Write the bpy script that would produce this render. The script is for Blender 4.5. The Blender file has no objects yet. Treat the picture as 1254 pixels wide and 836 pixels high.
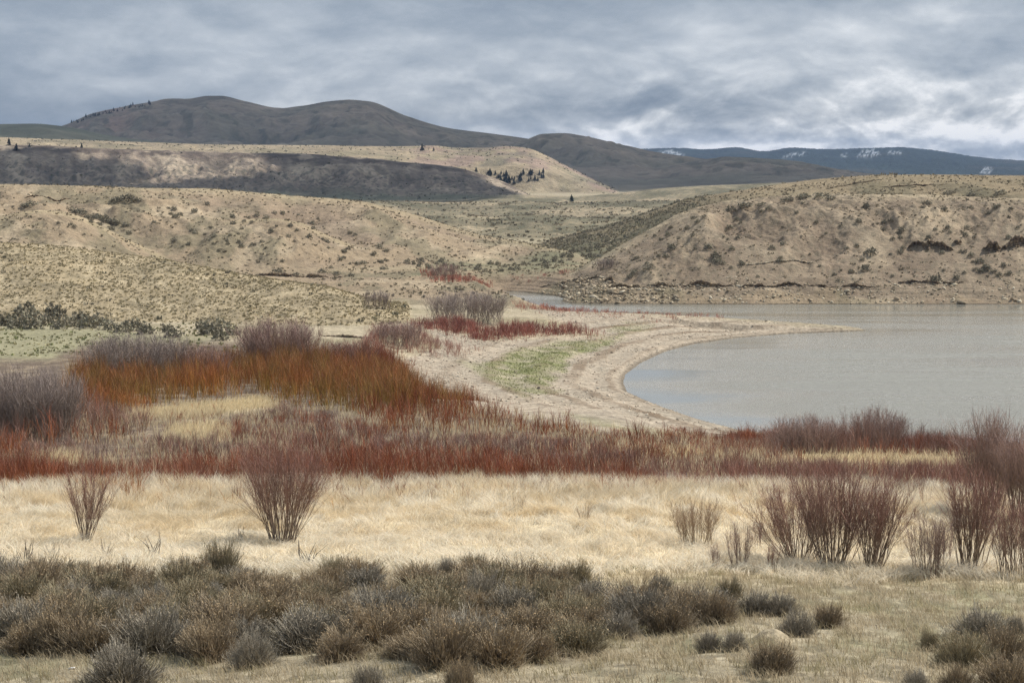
import bpy, math, random
import numpy as np

rng = np.random.default_rng(11)
random.seed(5)
PI = math.pi
sc = bpy.context.scene
COL = sc.collection

# ------------------------------------------------------------------ camera geometry (photo pixels, 1254 x 836)
F, HC = 2400.0, 24.0
PITCH = math.atan((418 - 212) / F)
CP, SP = math.cos(PITCH), math.sin(PITCH)

def ray(px, py):
    """azimuth and tangent of elevation of a photo pixel"""
    px = np.asarray(px, float); py = np.asarray(py, float)
    cx = (px - 627) / F; cy = -(py - 418) / F
    Y = CP + cy * SP; Z = -SP + cy * CP
    h = np.hypot(cx, Y)
    return np.arctan2(cx, Y), Z / h

def project(X, Y, Z):
    dz = Z - HC
    fw = Y * CP - dz * SP
    up = Y * SP + dz * CP
    fs = np.where(np.abs(fw) < 1e-3, 1e-3, fw)
    u = 627 + F * X / fs; v = 418 - F * up / fs
    return np.where(fw > 0, u, -9999.0), np.where(fw > 0, v, -9999.0)

# ------------------------------------------------------------------ noise
def _h(ix, iy, s):
    n = (ix.astype(np.int64) * 374761393 + iy.astype(np.int64) * 668265263 + s * 1442695041) & 0xFFFFFFFF
    n = ((n ^ (n >> 13)) * 1274126177) & 0xFFFFFFFF
    n = (n ^ (n >> 16)) & 0xFFFF
    return n.astype(np.float32) * np.float32(2 * PI / 65536)

def perlin(x, y, s=0):
    x = np.asarray(x, np.float64); y = np.asarray(y, np.float64)
    x0 = np.floor(x); y0 = np.floor(y)
    fx = (x - x0).astype(np.float32); fy = (y - y0).astype(np.float32)
    ix = x0.astype(np.int64); iy = y0.astype(np.int64)
    u = fx * fx * fx * (fx * (fx * 6 - 15) + 10); v = fy * fy * fy * (fy * (fy * 6 - 15) + 10)
    def g(ax, ay, dx, dy):
        a = _h(ax, ay, s)
        return np.cos(a) * dx + np.sin(a) * dy
    a = g(ix, iy, fx, fy); b = g(ix + 1, iy, fx - 1, fy)
    c = g(ix, iy + 1, fx, fy - 1); d = g(ix + 1, iy + 1, fx - 1, fy - 1)
    return ((a + (b - a) * u) + ((c + (d - c) * u) - (a + (b - a) * u)) * v) * 1.5

def fbm(x, y, o=4, s=0, gain=.5):
    t = 0; a = 1.0; n = 0
    for i in range(o):
        t = t + a * perlin(x * 2**i + 7.3 * i, y * 2**i - 3.1 * i, s + i * 17); n += a; a *= gain
    return t / n * 1.25

def ridged(x, y, o=4, s=0):
    t = 0; a = 1.0; n = 0
    for i in range(o):
        t = t + a * (1 - 2 * np.abs(perlin(x * 2**i + 3.7 * i, y * 2**i + 1.9 * i, s + i * 31))); n += a; a *= .5
    return t / n

def sstep(a, b, x):
    t = np.clip((x - a) / (b - a), 0, 1); return t * t * (3 - 2 * t)

def lerp(a, b, t): return a + (b - a) * t

def mixc(c, d, w):
    return c + (np.asarray(d, np.float32) - c) * np.asarray(w, np.float32)[..., None]

def pchip(xs, ys, x):
    xs = np.asarray(xs, float); ys = np.asarray(ys, float)
    h = np.diff(xs); d = np.diff(ys) / h
    m = np.zeros_like(ys); m[0] = d[0]; m[-1] = d[-1]
    for i in range(1, len(xs) - 1):
        if d[i-1] * d[i] > 0:
            w1 = 2 * h[i] + h[i-1]; w2 = h[i] + 2 * h[i-1]
            m[i] = (w1 + w2) / (w1 / d[i-1] + w2 / d[i])
    x = np.clip(x, xs[0], xs[-1])
    k = np.clip(np.searchsorted(xs, x, 'right') - 1, 0, len(h) - 1)
    t = (x - xs[k]) / h[k]; hk = h[k]
    return ((1 + 2*t) * (1-t)**2 * ys[k] + t * (1-t)**2 * hk * m[k] + t*t * (3 - 2*t) * ys[k+1] + t*t * (t-1) * hk * m[k+1])

def poly_sdf(px, py, poly):
    """signed distance to a polygon, positive inside"""
    px = np.asarray(px, np.float32); py = np.asarray(py, np.float32)
    d2 = np.full(px.shape, 1e12, np.float32); ins = np.zeros(px.shape, bool)
    n = len(poly)
    for i in range(n):
        ax, ay = poly[i]; bx, by = poly[(i + 1) % n]
        ex, ey = bx - ax, by - ay
        L = ex * ex + ey * ey + 1e-12
        t = np.clip(((px - ax) * ex + (py - ay) * ey) / L, 0, 1)
        dx = px - (ax + t * ex); dy = py - (ay + t * ey)
        d2 = np.minimum(d2, dx * dx + dy * dy)
        if ay != by:
            c = ((ay > py) != (by > py)) & (px < (bx - ax) * (py - ay) / (by - ay) + ax)
            ins ^= c
    d = np.sqrt(d2)
    return np.where(ins, d, -d)

# ------------------------------------------------------------------ terrain grid (polar about the photo's standpoint)
def span(a, b, n): return np.geomspace(a, b, n, endpoint=False)
R = np.concatenate([[.01], span(1, 22, 26), np.linspace(22, 110, 170, endpoint=False), np.linspace(110, 275, 260, endpoint=False),
                    np.linspace(275, 345, 150, endpoint=False), np.linspace(345, 440, 250, endpoint=False), np.linspace(440, 600, 160, endpoint=False),
                    span(600, 1400, 150), np.linspace(1400, 1800, 150, endpoint=False), span(1800, 2400, 110), span(2400, 5200, 190), span(5200, 12500, 80), [12500.]])
dz_ = 0.000625
azd = np.arange(-0.2975, 0.2975 + dz_ / 2, dz_)
side = 0.2975 + (PI - 0.2975) * (np.linspace(0, 1, 61)[1:] ** 1.7)
AZ = np.concatenate([-side[::-1], azd, side])
NR, NC = len(R), len(AZ)
RR, AA = np.meshgrid(R, AZ, indexing='ij')
XX = RR * np.sin(AA); YY = RR * np.cos(AA)

def base_z(r):
    kr = [0, 10, 28, 44, 68, 105, 160, 225, 270, 330, 420, 600, 1000, 2000, 5000, 13000]
    kz = [22.3, 20.2, 16.7, 15.1, 13.0, 9.4, 6.1, 3.6, 2.9, 1.7, 1.5, 2.5, 3, 4, 6, 8]
    return pchip(kr, kz, r)

Z = base_z(RR)
near = 1 - sstep(90, 160, RR)
Z += near * sstep(6, 20, RR) * (0.28 * fbm(XX / 9, YY / 9, 3, 3) + .07 * fbm(XX / 1.6, YY / 1.6, 3, 4))
Z += (1 - near) * (1 - sstep(600, 900, RR)) * .10 * fbm(XX / 10, YY / 10, 4, 6)
tgt = pchip([0, 44, 68, 105, 140, 165, 182, 210, 400], [30, 15.1, 13.0, 8.7, 4.5, 1.7, .35, .2, .2], RR)
wR = sstep(.045, .115, AA) * (1 - sstep(.5, .9, AA)) * (RR < 300)
Z -= wR * np.clip(base_z(RR) - tgt, 0, None)
BASEZ = Z.copy()
LID = np.zeros(Z.shape, np.int8)
COLR = np.zeros(Z.shape + (3,), np.float32)

def nrm(a, s=1.0): return np.clip(.5 + a * s, 0, 1)

COLR[:] = (.30, .25, .16)

def trace(pts, rk):
    """crest line in photo pixels + distance knots -> crest radius and height over AZ"""
    x = np.array([p[0] for p in pts], float); y = np.array([p[1] for p in pts], float)
    xx = np.linspace(x[0], x[-1], 500)
    yy = pchip(x, y, xx)
    rr = pchip([k[0] for k in rk], [k[1] for k in rk], xx) if len(rk) > 1 else np.full(xx.shape, float(rk[0][1]))
    a, te = ray(xx, yy)
    return np.interp(AZ, a, rr), np.interp(AZ, a, HC + te * rr)

def knots(k):
    if np.isscalar(k): return np.full(NC, float(k))
    x = np.array([p[0] for p in k], float)
    xx = np.linspace(x[0], x[-1], 400)
    a, _ = ray(xx, np.full(xx.shape, 300.0))
    return np.interp(AZ, a, pchip(x, [p[1] for p in k], xx))

def layer(idx, pts, rc, rb, zb, prof, back, amp, wl, stretch, colf, k=0.5, seed=0, kc=1.0, rough=0.0, tone=1.0):
    """a hill: rises from radius rb (height zb) to the traced crest, falls away behind it"""
    global Z, COLR
    r_c, z_c = trace(pts, rc); r_b = knots(rb)
    i0 = max(0, np.searchsorted(R, max(1, r_b.min() * .93)) - 1); i1 = min(NR, np.searchsorted(R, r_c.max() + back * 3) + 1)
    r = RR[i0:i1]; az = AA[i0:i1]; X = XX[i0:i1]; Y = YY[i0:i1]
    r_b = r_b + wl * .45 * fbm(AZ * float(np.mean(r_b)) / wl / 1.3, AZ * 0 + seed * 3.3, 3, seed + 71)
    t = (r - r_b) / (r_c - r_b)
    hgt = (z_c - zb)
    g = np.interp(t, [p[0] for p in prof], [p[1] for p in prof])
    g = np.where(t < 0, t * 1.2, g)
    tb = (r - r_c) / back
    g = np.where(t > 1, 1 - sstep(0, 1, tb / 2.2) * 1.3 - .02 * np.clip(tb, 0, 2), g)
    env = np.clip(t, 0, 1) ** .6 * np.clip((1.02 - t) * 3.0, 0, 1)
    env = np.where(t > 1, 0, env)
    arc = az * float(np.mean(r_c))
    wx = arc / wl + .55 * fbm(arc / wl / 2.5, r / wl / 2.5, 2, seed + 5)
    n = ridged(wx, (r - r_b) / (wl * stretch) + seed, 4, seed) - .35
    n2 = fbm(arc / (wl * .22), r / (wl * .4), 3, seed + 40)
    sink = np.clip(.8 - hgt, 0, 3) * 2.5; hgt = np.clip(hgt, .01, None)
    h = zb - sink + hgt * g + env * (amp * n + amp * .22 * n2) * np.clip(hgt / np.percentile(hgt, 90), 0, 1.2)
    if rough: h = h + rough * fbm(arc / (wl * .06), r / (wl * .06), 3, seed + 60) * np.clip(t * 4, 0, 1) * np.clip((1.2 - t) * 4, 0, 1)
    z = Z[i0:i1]
    d = h - z
    w = sstep(-kc, kc, d)
    c = colf(t, n, n2, X, Y, r, arc, h) * tone
    COLR[i0:i1] = COLR[i0:i1] * (1 - w[..., None]) + c * w[..., None]
    LID[i0:i1][d > 0] = idx
    e = np.clip(k - np.abs(d), 0, None) / k
    Z[i0:i1] = np.maximum(z, h) + e * e * k * .25

def C(a, shape): 
    o = np.empty(shape + (3,), np.float32); o[:] = a; return o

rounded = [(0, 0), (.2, .24), (.5, .60), (.8, .89), (1, 1)]

# --- H: the far forested range with snow
def colH(t, n, n2, X, Y, r, arc, h):
    c = C((.022, .034, .030), t.shape)
    c = mixc(c, (.07, .065, .05), sstep(.1, .6, fbm(arc / 500, r / 700, 4, 91)) * .5)
    return c
layer(7, [(-400, 190), (200, 190), (600, 190), (760, 184), (790, 182), (830, 181), (865, 182.5), (900, 180), (935, 185), (970, 180.5), (1010, 182.5), (1060, 181), (1100, 180), (1140, 183.5), (1170, 188), (1200, 192.5), (1230, 195), (1254, 196.5), (1400, 200), (1700, 196)],
      [(0, 11000)], 8300, 4, [(0, 0), (.4, .35), (1, 1)], 1000, 26, 420, 2.2, colH, k=4, seed=3, kc=6, rough=5)

# --- F, G: dark hills under the cloud
def colF(t, n, n2, X, Y, r, arc, h):
    c = C((.20, .165, .12), t.shape)
    c = mixc(c, (.135, .125, .088), sstep(.1, .9, nrm(fbm(arc / 260, r / 380, 4, 21))) * .8)
    c = mixc(c, (.28, .19, .14), sstep(.35, .75, nrm(fbm(arc / 90, r / 300, 4, 23), .8)) * sstep(-.16, -.215, arc / 4500.) * sstep(.3, .6, t))
    c = mixc(c, (.055, .06, .04), sstep(.62, .75, nrm(fbm(arc / 35, r / 60, 3, 25), .9)) * .55 * sstep(.2, .6, t))
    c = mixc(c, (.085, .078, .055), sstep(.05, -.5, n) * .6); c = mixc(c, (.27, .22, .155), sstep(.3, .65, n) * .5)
    return c * (1 + .10 * n2[..., None])
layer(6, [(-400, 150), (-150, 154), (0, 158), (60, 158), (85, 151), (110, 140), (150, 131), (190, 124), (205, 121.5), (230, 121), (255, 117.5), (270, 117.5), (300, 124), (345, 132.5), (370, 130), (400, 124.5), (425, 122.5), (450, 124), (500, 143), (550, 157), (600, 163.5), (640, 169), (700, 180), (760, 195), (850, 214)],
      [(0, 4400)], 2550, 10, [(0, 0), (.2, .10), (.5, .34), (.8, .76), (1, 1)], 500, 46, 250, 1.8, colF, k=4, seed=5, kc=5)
layer(6, [(500, 206), (600, 182), (640, 173), (665, 164.5), (690, 163), (720, 167.5), (760, 177), (800, 185.5), (850, 193), (900, 199), (1000, 208), (1080, 214), (1254, 216)],
      [(0, 3900)], 2500, 8, [(0, 0), (.3, .2), (.6, .5), (.85, .86), (1, 1)], 400, 32, 210, 1.8, colF, k=4, seed=7, kc=5)
layer(6, [(700, 214), (800, 206), (840, 199.5), (867, 195.5), (890, 192), (918, 193), (968, 197), (1035, 208.5), (1082, 214), (1254, 217)],
      [(0, 3200)], 2350, 8, [(0, 0), (.3, .22), (.6, .55), (.85, .88), (1, 1)], 300, 16, 150, 1.8, colF, k=3, seed=9, kc=4)
def colF0(t, n, n2, X, Y, r, arc, h):
    c = C((.20, .18, .11), t.shape)
    return mixc(c, (.14, .14, .085), nrm(fbm(arc / 150, r / 150, 4, 31)))
layer(6, [(-400, 146), (-100, 151), (0, 152), (40, 151.5), (80, 155), (130, 165), (180, 172), (260, 178), (340, 192), (420, 225), (600, 240)],
      [(0, 3000)], 2450, 10, rounded, 250, 7, 160, 2.0, colF0, k=3, seed=11, kc=4)

# --- D2: mesa top and the badland hill at its end
def colD2(t, n, n2, X, Y, r, arc, h):
    c = C((.36, .285, .18), t.shape)
    c = mixc(c, (.24, .205, .125), sstep(.45, .8, nrm(fbm(arc / 60, r / 120, 4, 41))) * .7)
    bad = sstep(.0, .03, arc / 2250. + .068)
    c = mixc(c, (.30, .215, .16), bad * sstep(.35, .7, nrm(fbm(arc / 45, r / 90, 4, 43))) * .9)
    c = mixc(c, (.16, .145, .095), bad * sstep(.2, -.35, n) * .75)
    return c
layer(5, [(-400, 163), (-100, 166), (0, 168), (80, 171), (140, 173), (230, 176), (300, 177.5), (400, 178), (480, 179.5), (530, 178.5), (560, 181), (590, 181), (621, 179), (648, 182), (668, 190), (688, 200), (721, 216), (771, 238), (800, 247)],
      [(0, 2250)], [(0, 1765), (420, 1765), (560, 1890), (800, 1960)], 5, [(0, 0), (.1, .5), (.3, .68), (.5, .78), (.75, .9), (1, 1)], 120, 9, 110, 2.4, colD2, k=3, seed=13, kc=3, tone=.80)

# --- D: mesa wall
def colD(t, n, n2, X, Y, r, arc, h):
    c = C((.215, .168, .122), t.shape)
    st = fbm(arc / 13 + .4 * fbm(arc / 30, r / 50, 2, 58), r / 130, 5, 51)
    c = mixc(c, (.37, .295, .205), sstep(.5, .75, nrm(fbm(arc / 42, r / 200, 3, 52), .9)) * sstep(.3, .55, t) * .8)
    c = mixc(c, (.13, .105, .08), sstep(.1, .45, st) * .75 * sstep(.15, .4, t))
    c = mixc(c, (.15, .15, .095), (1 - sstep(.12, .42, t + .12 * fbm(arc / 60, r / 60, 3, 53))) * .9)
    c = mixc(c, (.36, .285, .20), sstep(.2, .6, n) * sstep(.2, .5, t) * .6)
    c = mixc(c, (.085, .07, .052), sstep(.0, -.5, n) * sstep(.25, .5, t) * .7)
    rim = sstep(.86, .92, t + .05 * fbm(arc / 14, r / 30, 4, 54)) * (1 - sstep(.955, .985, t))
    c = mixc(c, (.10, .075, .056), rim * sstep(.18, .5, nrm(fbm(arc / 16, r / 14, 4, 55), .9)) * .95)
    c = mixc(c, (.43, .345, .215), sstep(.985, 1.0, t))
    sp = sstep(.62, .72, nrm(fbm(arc / 5, r / 9, 2, 57), .9)) * sstep(.08, .3, t) * (1 - sstep(.7, .85, t))
    return mixc(c, (.07, .07, .05), sp * .6)
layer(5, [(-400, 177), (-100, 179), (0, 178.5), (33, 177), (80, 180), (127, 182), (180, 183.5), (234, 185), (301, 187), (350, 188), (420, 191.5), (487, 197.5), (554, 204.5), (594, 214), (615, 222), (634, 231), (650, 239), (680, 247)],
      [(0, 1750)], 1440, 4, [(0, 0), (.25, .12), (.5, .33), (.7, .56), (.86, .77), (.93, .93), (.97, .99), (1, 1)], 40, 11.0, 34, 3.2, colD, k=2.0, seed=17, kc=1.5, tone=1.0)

# --- C: low ground and rises in the middle valley
def colC(lt):
    def f(t, n, n2, X, Y, r, arc, h):
        c = C((.255, .21, .13), t.shape)
        m = nrm(fbm(arc / 45, r / 140, 4, 61 + lt), .9)
        c = mixc(c, (.14, .122, .072), sstep(.38, .62, m) * .9)
        c = mixc(c, (.38, .30, .19), sstep(.58, .8, nrm(fbm(arc / 32, r / 90, 4, 63 + lt), .9)) * .9)
        sp = sstep(.6, .72, nrm(fbm(arc / 3.2, r / 6, 3, 65), .9))
        return mixc(c, (.10, .105, .065), sp * .6)
    return f
layer(4, [(300, 250), (520, 247), (570, 244.5), (600, 240), (640, 238.5), (700, 240.5), (760, 236), (800, 231.5), (840, 228.5), (900, 226), (1000, 223), (1254, 222)],
      [(0, 1390)], 1150, 3, rounded, 100, 1.5, 60, 1.5, colC(0), k=1.0, seed=19, kc=.8, tone=.85)
layer(4, [(200, 248), (380, 245), (480, 246.5), (540, 248), (600, 247), (680, 248.5), (740, 247.5), (800, 246.5), (900, 243), (1100, 240)],
      [(0, 1050)], 850, 2.4, rounded, 90, 1.2, 50, 1.5, colC(5), k=.8, seed=23, kc=.7, tone=.8)
layer(4, [(400, 280), (470, 270), (520, 265), (560, 263.5), (600, 266), (650, 264), (700, 267), (760, 268), (860, 262), (1000, 256)],
      [(0, 800)], 610, 1.8, rounded, 80, 1.6, 34, 1.6, colC(9), k=.6, seed=29, kc=.6, tone=.82)

# --- B: badland hills left of the creek
def colB(t, n, n2, X, Y, r, arc, h):
    c = C((.325, .245, .155), t.shape)
    c = mixc(c, (.42, .33, .215), sstep(.5, .8, nrm(fbm(arc / 18, r / 26, 4, 71), .9)) * .85)
    c = mixc(c, (.215, .18, .11), sstep(.52, .75, nrm(fbm(arc / 13, r / 30, 4, 73), .9)) * .75)
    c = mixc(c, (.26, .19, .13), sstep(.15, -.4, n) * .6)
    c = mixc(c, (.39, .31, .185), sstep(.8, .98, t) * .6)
    bn = sstep(.42, .5, np.abs(((h * .55 + .35 * fbm(arc / 22, r / 22, 3, 75)) % 1) - .5))
    return mixc(c, (.29, .22, .145), bn * .30)
layer(2, [(-400, 222), (-150, 224), (0, 225.5), (100, 228), (150, 230), (250, 231.5), (330, 238), (400, 243), (440, 246.5), (453, 249), (504, 262), (554, 278), (587, 288), (630, 296), (651, 300), (700, 312), (740, 325)],
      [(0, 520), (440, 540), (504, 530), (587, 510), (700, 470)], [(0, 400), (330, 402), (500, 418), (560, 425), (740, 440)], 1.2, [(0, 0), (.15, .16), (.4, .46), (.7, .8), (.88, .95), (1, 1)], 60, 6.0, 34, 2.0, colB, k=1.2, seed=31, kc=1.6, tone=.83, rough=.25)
layer(2, [(-300, 280), (-100, 272), (0, 266), (25, 260), (50, 257.5), (75, 259), (100, 266), (130, 280), (160, 296), (187, 309), (230, 330)],
      [(0, 425)], 345, 2, rounded, 40, 2.0, 18, 2.0, colB, k=.7, seed=37, kc=.7, tone=.83, rough=.2)
layer(2, [(180, 335), (230, 300), (262, 278), (290, 270), (330, 268), (365, 272), (400, 288), (440, 305), (480, 322), (520, 338)],
      [(0, 455)], [(180, 395), (520, 420)], 1.2, rounded, 40, 2.6, 17, 2.4, colB, k=1.2, seed=39, kc=1.5, tone=.83, rough=.2)

# --- R: bluff across the lake
def colR(t, n, n2, X, Y, r, arc, h):
    c = C((.30, .228, .152), t.shape)
    c = mixc(c, (.375, .29, .19), sstep(.55, .8, nrm(fbm(arc / 14, r / 24, 4, 81), .9)) * .8)
    c = mixc(c, (.23, .17, .115), sstep(.45, .75, nrm(fbm(arc / 7, r / 30, 4, 83), .9)) * .6)
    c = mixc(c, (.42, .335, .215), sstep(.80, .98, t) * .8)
    c = mixc(c, (.43, .37, .27), (1 - sstep(2.0, 2.8, h)) * .85)
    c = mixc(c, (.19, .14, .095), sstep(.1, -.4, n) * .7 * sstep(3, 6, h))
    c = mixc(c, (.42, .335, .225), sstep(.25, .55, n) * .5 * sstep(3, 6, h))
    sp = sstep(.63, .72, nrm(fbm(arc / 1.5, r / 2.2, 3, 85), .9)) * sstep(2.5, 4, h)
    return mixc(c, (.20, .165, .11), sp * .5)
def colR2(t, n, n2, X, Y, r, arc, h):
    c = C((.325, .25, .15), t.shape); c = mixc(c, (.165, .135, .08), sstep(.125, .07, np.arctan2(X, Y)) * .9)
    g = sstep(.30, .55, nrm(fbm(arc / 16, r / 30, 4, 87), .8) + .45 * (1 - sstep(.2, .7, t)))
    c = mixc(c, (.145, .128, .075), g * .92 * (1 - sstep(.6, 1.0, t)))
    c = mixc(c, (.33, .26, .155), .7 * sstep(.5, .8, nrm(fbm(arc / 20, r / 20, 4, 89), .9)) * .7)
    return c
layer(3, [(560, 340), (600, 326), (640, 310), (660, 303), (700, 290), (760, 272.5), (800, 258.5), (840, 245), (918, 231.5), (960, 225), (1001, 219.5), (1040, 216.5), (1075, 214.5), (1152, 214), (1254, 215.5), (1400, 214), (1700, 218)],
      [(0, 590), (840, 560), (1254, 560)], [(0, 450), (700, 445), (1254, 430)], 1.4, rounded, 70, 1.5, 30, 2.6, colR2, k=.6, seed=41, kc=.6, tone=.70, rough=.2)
layer(3, [(560, 372), (620, 368), (655, 356), (688, 341), (720, 324), (760, 301), (800, 279), (840, 258.5), (880, 248.5), (911, 244), (960, 240), (1040, 238), (1150, 240), (1254, 243), (1400, 240), (1700, 246)],
      [(0, 400), (655, 402), (720, 402), (800, 410), (911, 425), (1254, 432)], [(0, 372), (655, 384), (690, 366), (760, 361), (1000, 360), (1254, 364), (1600, 380)], .1,
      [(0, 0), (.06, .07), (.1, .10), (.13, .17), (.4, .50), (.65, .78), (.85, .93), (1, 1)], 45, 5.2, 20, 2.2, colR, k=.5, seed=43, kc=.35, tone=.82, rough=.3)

# --- A: near tan slope on the left
def colA(t, n, n2, X, Y, r, arc, h):
    c = C((.35, .275, .165), t.shape)
    c = mixc(c, (.255, .205, .125), sstep(.42, .7, nrm(fbm(arc / 6, r / 8, 4, 95), .9)) * .7)
    c = mixc(c, (.43, .345, .215), sstep(.55, .75, nrm(fbm(arc / 3.5, r / 6, 4, 97), .9)) * .75)
    return c
layer(1, [(-400, 292), (-100, 296), (0, 298), (67, 301), (144, 311), (214, 321), (301, 338), (348, 345.5), (400, 353), (440, 366), (480, 380), (510, 395), (540, 408)],
      [(0, 350), (144, 350), (214, 340), (301, 325), (348, 315), (440, 300), (510, 285)], [(-300, 300), (0, 292), (200, 280), (440, 262), (540, 258)], 2.0,
      [(0, 0), (.1, .13), (.5, .55), (.85, .9), (1, 1)], 30, .55, 14, 2.0, colA, k=.4, seed=47, kc=.4, rough=.14, tone=.9)

# ------------------------------------------------------------------ lake: shore polygon traced at water level
shore_px = [(2600, 640), (1500, 580), (1254, 562), (1100, 548), (1000, 540), (915, 530), (880, 521), (850, 512), (815, 500), (790, 490), (768, 480), (763, 468), (766, 458),
            (785, 444), (815, 430), (850, 421), (900, 414), (960, 409), (1010, 407), (1062, 405), (1045, 402), (1000, 399), (940, 395), (880, 391.5), (820, 389), (760, 387),
            (720, 385), (690, 382), (660, 376), (640, 370), (618, 360), (622, 357), (640, 357.5), (668, 361), (683, 363), (694, 366), (688, 369), (700, 371.5), (740, 372.5), (850, 373), (1254, 373), (1500, 373), (2600, 378)]
_a, _t = ray([p[0] for p in shore_px], [p[1] for p in shore_px])
_r = -HC / _t
shore = [(float(r * math.sin(a)), float(r * math.cos(a))) for a, r in zip(_a, _r)]
i0, i1 = np.searchsorted(R, 120), np.searchsorted(R, 480)
wx, wy = XX[i0:i1], YY[i0:i1]
sd = -poly_sdf(wx, wy, shore)                          # positive on land
sd = sd + np.clip(np.abs(sd) * .2, 0, .8) * fbm(wx / 5, wy / 5, 3, 101)
rr_ = RR[i0:i1]
kk = lerp(.085, .42, sstep(335, 350, rr_))
side_r = sstep(.09, .14, AA[i0:i1]) * (rr_ < 240)
kk = kk + .05 * side_r
zz = Z[i0:i1]
terr = .10 * np.sin(sd * 1.35 + .8 * fbm(wx / 22, wy / 22, 2, 103)) * sstep(.6, 3, sd) * (1 - sstep(16, 26, sd))
cap = .04 + np.where(sd < 1.2, sd * .30, .36 + (sd - 1.2) * kk) + np.clip(sd - 24, 0, None)**2 * .012
zz = np.where(sd > 0, np.maximum(np.minimum(zz, cap), np.minimum(.04 + sd * .30, .25)) + terr, np.clip(sd * .25, -2.5, 0) - .05)
bl = (sd > 0) & (rr_ > 346)
zz = zz + bl * .10 * np.sin(sd * 4) * (1 - sstep(6, 9, sd))
Z[i0:i1] = zz
SHORE = np.full(Z.shape, 999., np.float32); SHORE[i0:i1] = sd

# ------------------------------------------------------------------ land cover, by place
U, V = project(XX, YY, Z)
wob = fbm(XX / 7, YY / 7, 4, 111)
def region(poly, soft=6, rmin=0, rmax=1e9, wob_=8):
    m = np.zeros(Z.shape, np.float32)
    xs = [p[0] for p in poly]; ys = [p[1] for p in poly]
    sel = (U > min(xs) - 30) & (U < max(xs) + 30) & (V > min(ys) - 25) & (V < max(ys) + 25) & (RR > rmin) & (RR < rmax)
    s = poly_sdf(U[sel] + wob_ * wob[sel], V[sel] + wob_ * .5 * wob[sel], poly)
    m[sel] = sstep(-soft, soft, s)
    return m
G = LID == 0
f1 = fbm(XX / 3, YY / 3, 4, 121); f2 = fbm(XX / 14, YY / 14, 4, 123); f3 = fbm(XX / .8, YY / .8, 3, 125)
g = COLR.copy()
# foreground sod
fg = 1 - sstep(40, 45, RR + 2.5 * f2)
straw = C((.60, .49, .31), Z.shape)
straw = mixc(straw, (.48, .385, .24), sstep(.5, .75, nrm(f1, .9)) * .6)
sod = C((.30, .25, .165), Z.shape); sod = mixc(sod, (.21, .195, .11), sstep(.45, .7, nrm(f1, .9)) * .7); sod = mixc(sod, (.33, .28, .19), sstep(.5, .7, nrm(f3, .9)) * .6)
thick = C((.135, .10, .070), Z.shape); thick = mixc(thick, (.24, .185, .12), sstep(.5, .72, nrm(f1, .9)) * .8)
beach = C((.32, .258, .185), Z.shape); beach = mixc(beach, (.29, .24, .175), sstep(.45, .7, nrm(f2, .9)) * .6)
beach = mixc(beach, (.38, .325, .245), sstep(.5, .7, nrm(f3, .9)) * .3)
flat = C((.34, .28, .185), Z.shape); flat = mixc(flat, (.25, .21, .125), sstep(.45, .7, nrm(f2, .9)) * .8)
wG = (LID == 0).astype(np.float32)           # only where the base ground shows
gc = flat.copy()
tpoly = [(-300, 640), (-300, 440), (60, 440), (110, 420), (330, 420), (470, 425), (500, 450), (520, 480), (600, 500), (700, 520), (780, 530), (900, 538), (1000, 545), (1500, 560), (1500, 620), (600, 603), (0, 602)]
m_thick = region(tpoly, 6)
b1 = [(480, 480), (500, 440), (540, 425), (520, 400), (600, 415), (740, 412), (640, 375), (760, 384), (1064, 402), (1064, 410), (760, 455), (760, 480), (930, 534), (880, 540), (780, 535), (700, 525), (600, 505)]
m_beach = np.maximum(region(b1, 5), ((SHORE < 14) & (SHORE > -60) & (RR > 165) & (RR < 345)).astype(np.float32) * (1 - sstep(8, 14, SHORE)) * (1 - sstep(.085, .112, AA)))
gc = mixc(gc, (.235, .215, .125), region([(-300, 450), (-300, 395), (60, 400), (150, 405), (260, 415), (250, 432), (90, 442)], 5) * .9)
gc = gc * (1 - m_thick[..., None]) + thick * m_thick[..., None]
gc = gc * (1 - m_beach[..., None]) + beach * m_beach[..., None]
strand = sstep(.25, .8, np.sin(SHORE * 1.35 + .8 * fbm(XX / 22, YY / 22, 2, 103))) * (1 - sstep(14, 24, SHORE)) * sstep(.5, 2, SHORE)
gc = mixc(gc, (.17, .12, .075), strand * m_beach * .95 * np.clip(nrm(f2, .9) + .1, 0, 1))
green = np.maximum(region([(590, 447), (625, 432), (680, 422), (735, 416), (765, 410), (735, 425), (695, 440), (690, 455), (660, 470), (620, 462)], 7, wob_=14), .75 * region([(560, 440), (600, 450), (640, 470), (690, 480), (640, 484), (600, 465)], 6, wob_=14))
green = np.maximum(green, .55 * region([(745, 405), (770, 396), (800, 398), (775, 408)], 5, wob_=10))
green = np.maximum(green, .55 * region([(690, 505), (760, 520), (860, 534), (800, 534), (720, 520)], 5, wob_=14))
gc = mixc(gc, (.17, .175, .068), green * np.clip(.7 + .7 * f1, 0, .95))
gc = mixc(gc, (.40, .345, .25), region([(350, 362), (380, 344), (480, 342), (560, 340), (640, 345), (690, 352), (640, 357), (560, 352), (480, 362)], 3, rmin=340) * .9)
s1 = [(155, 511), (170, 503), (235, 498), (300, 490), (325, 489), (340, 496), (300, 503), (230, 511)]
s2 = [(195, 542), (210, 528), (265, 524), (285, 532), (260, 544)]
s3 = [(720, 562), (760, 552), (840, 550), (930, 553), (945, 559), (850, 563), (780, 565)]
s4 = [(930, 572), (980, 560), (1050, 558), (1170, 564), (1180, 574), (1050, 576)]
s5 = [(40, 572), (60, 560), (90, 556), (100, 570)]
for p in (s1, s2, s3, s4, s5):
    m = region(p, 5); gc = gc * (1 - m[..., None]) + straw * m[..., None]
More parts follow.
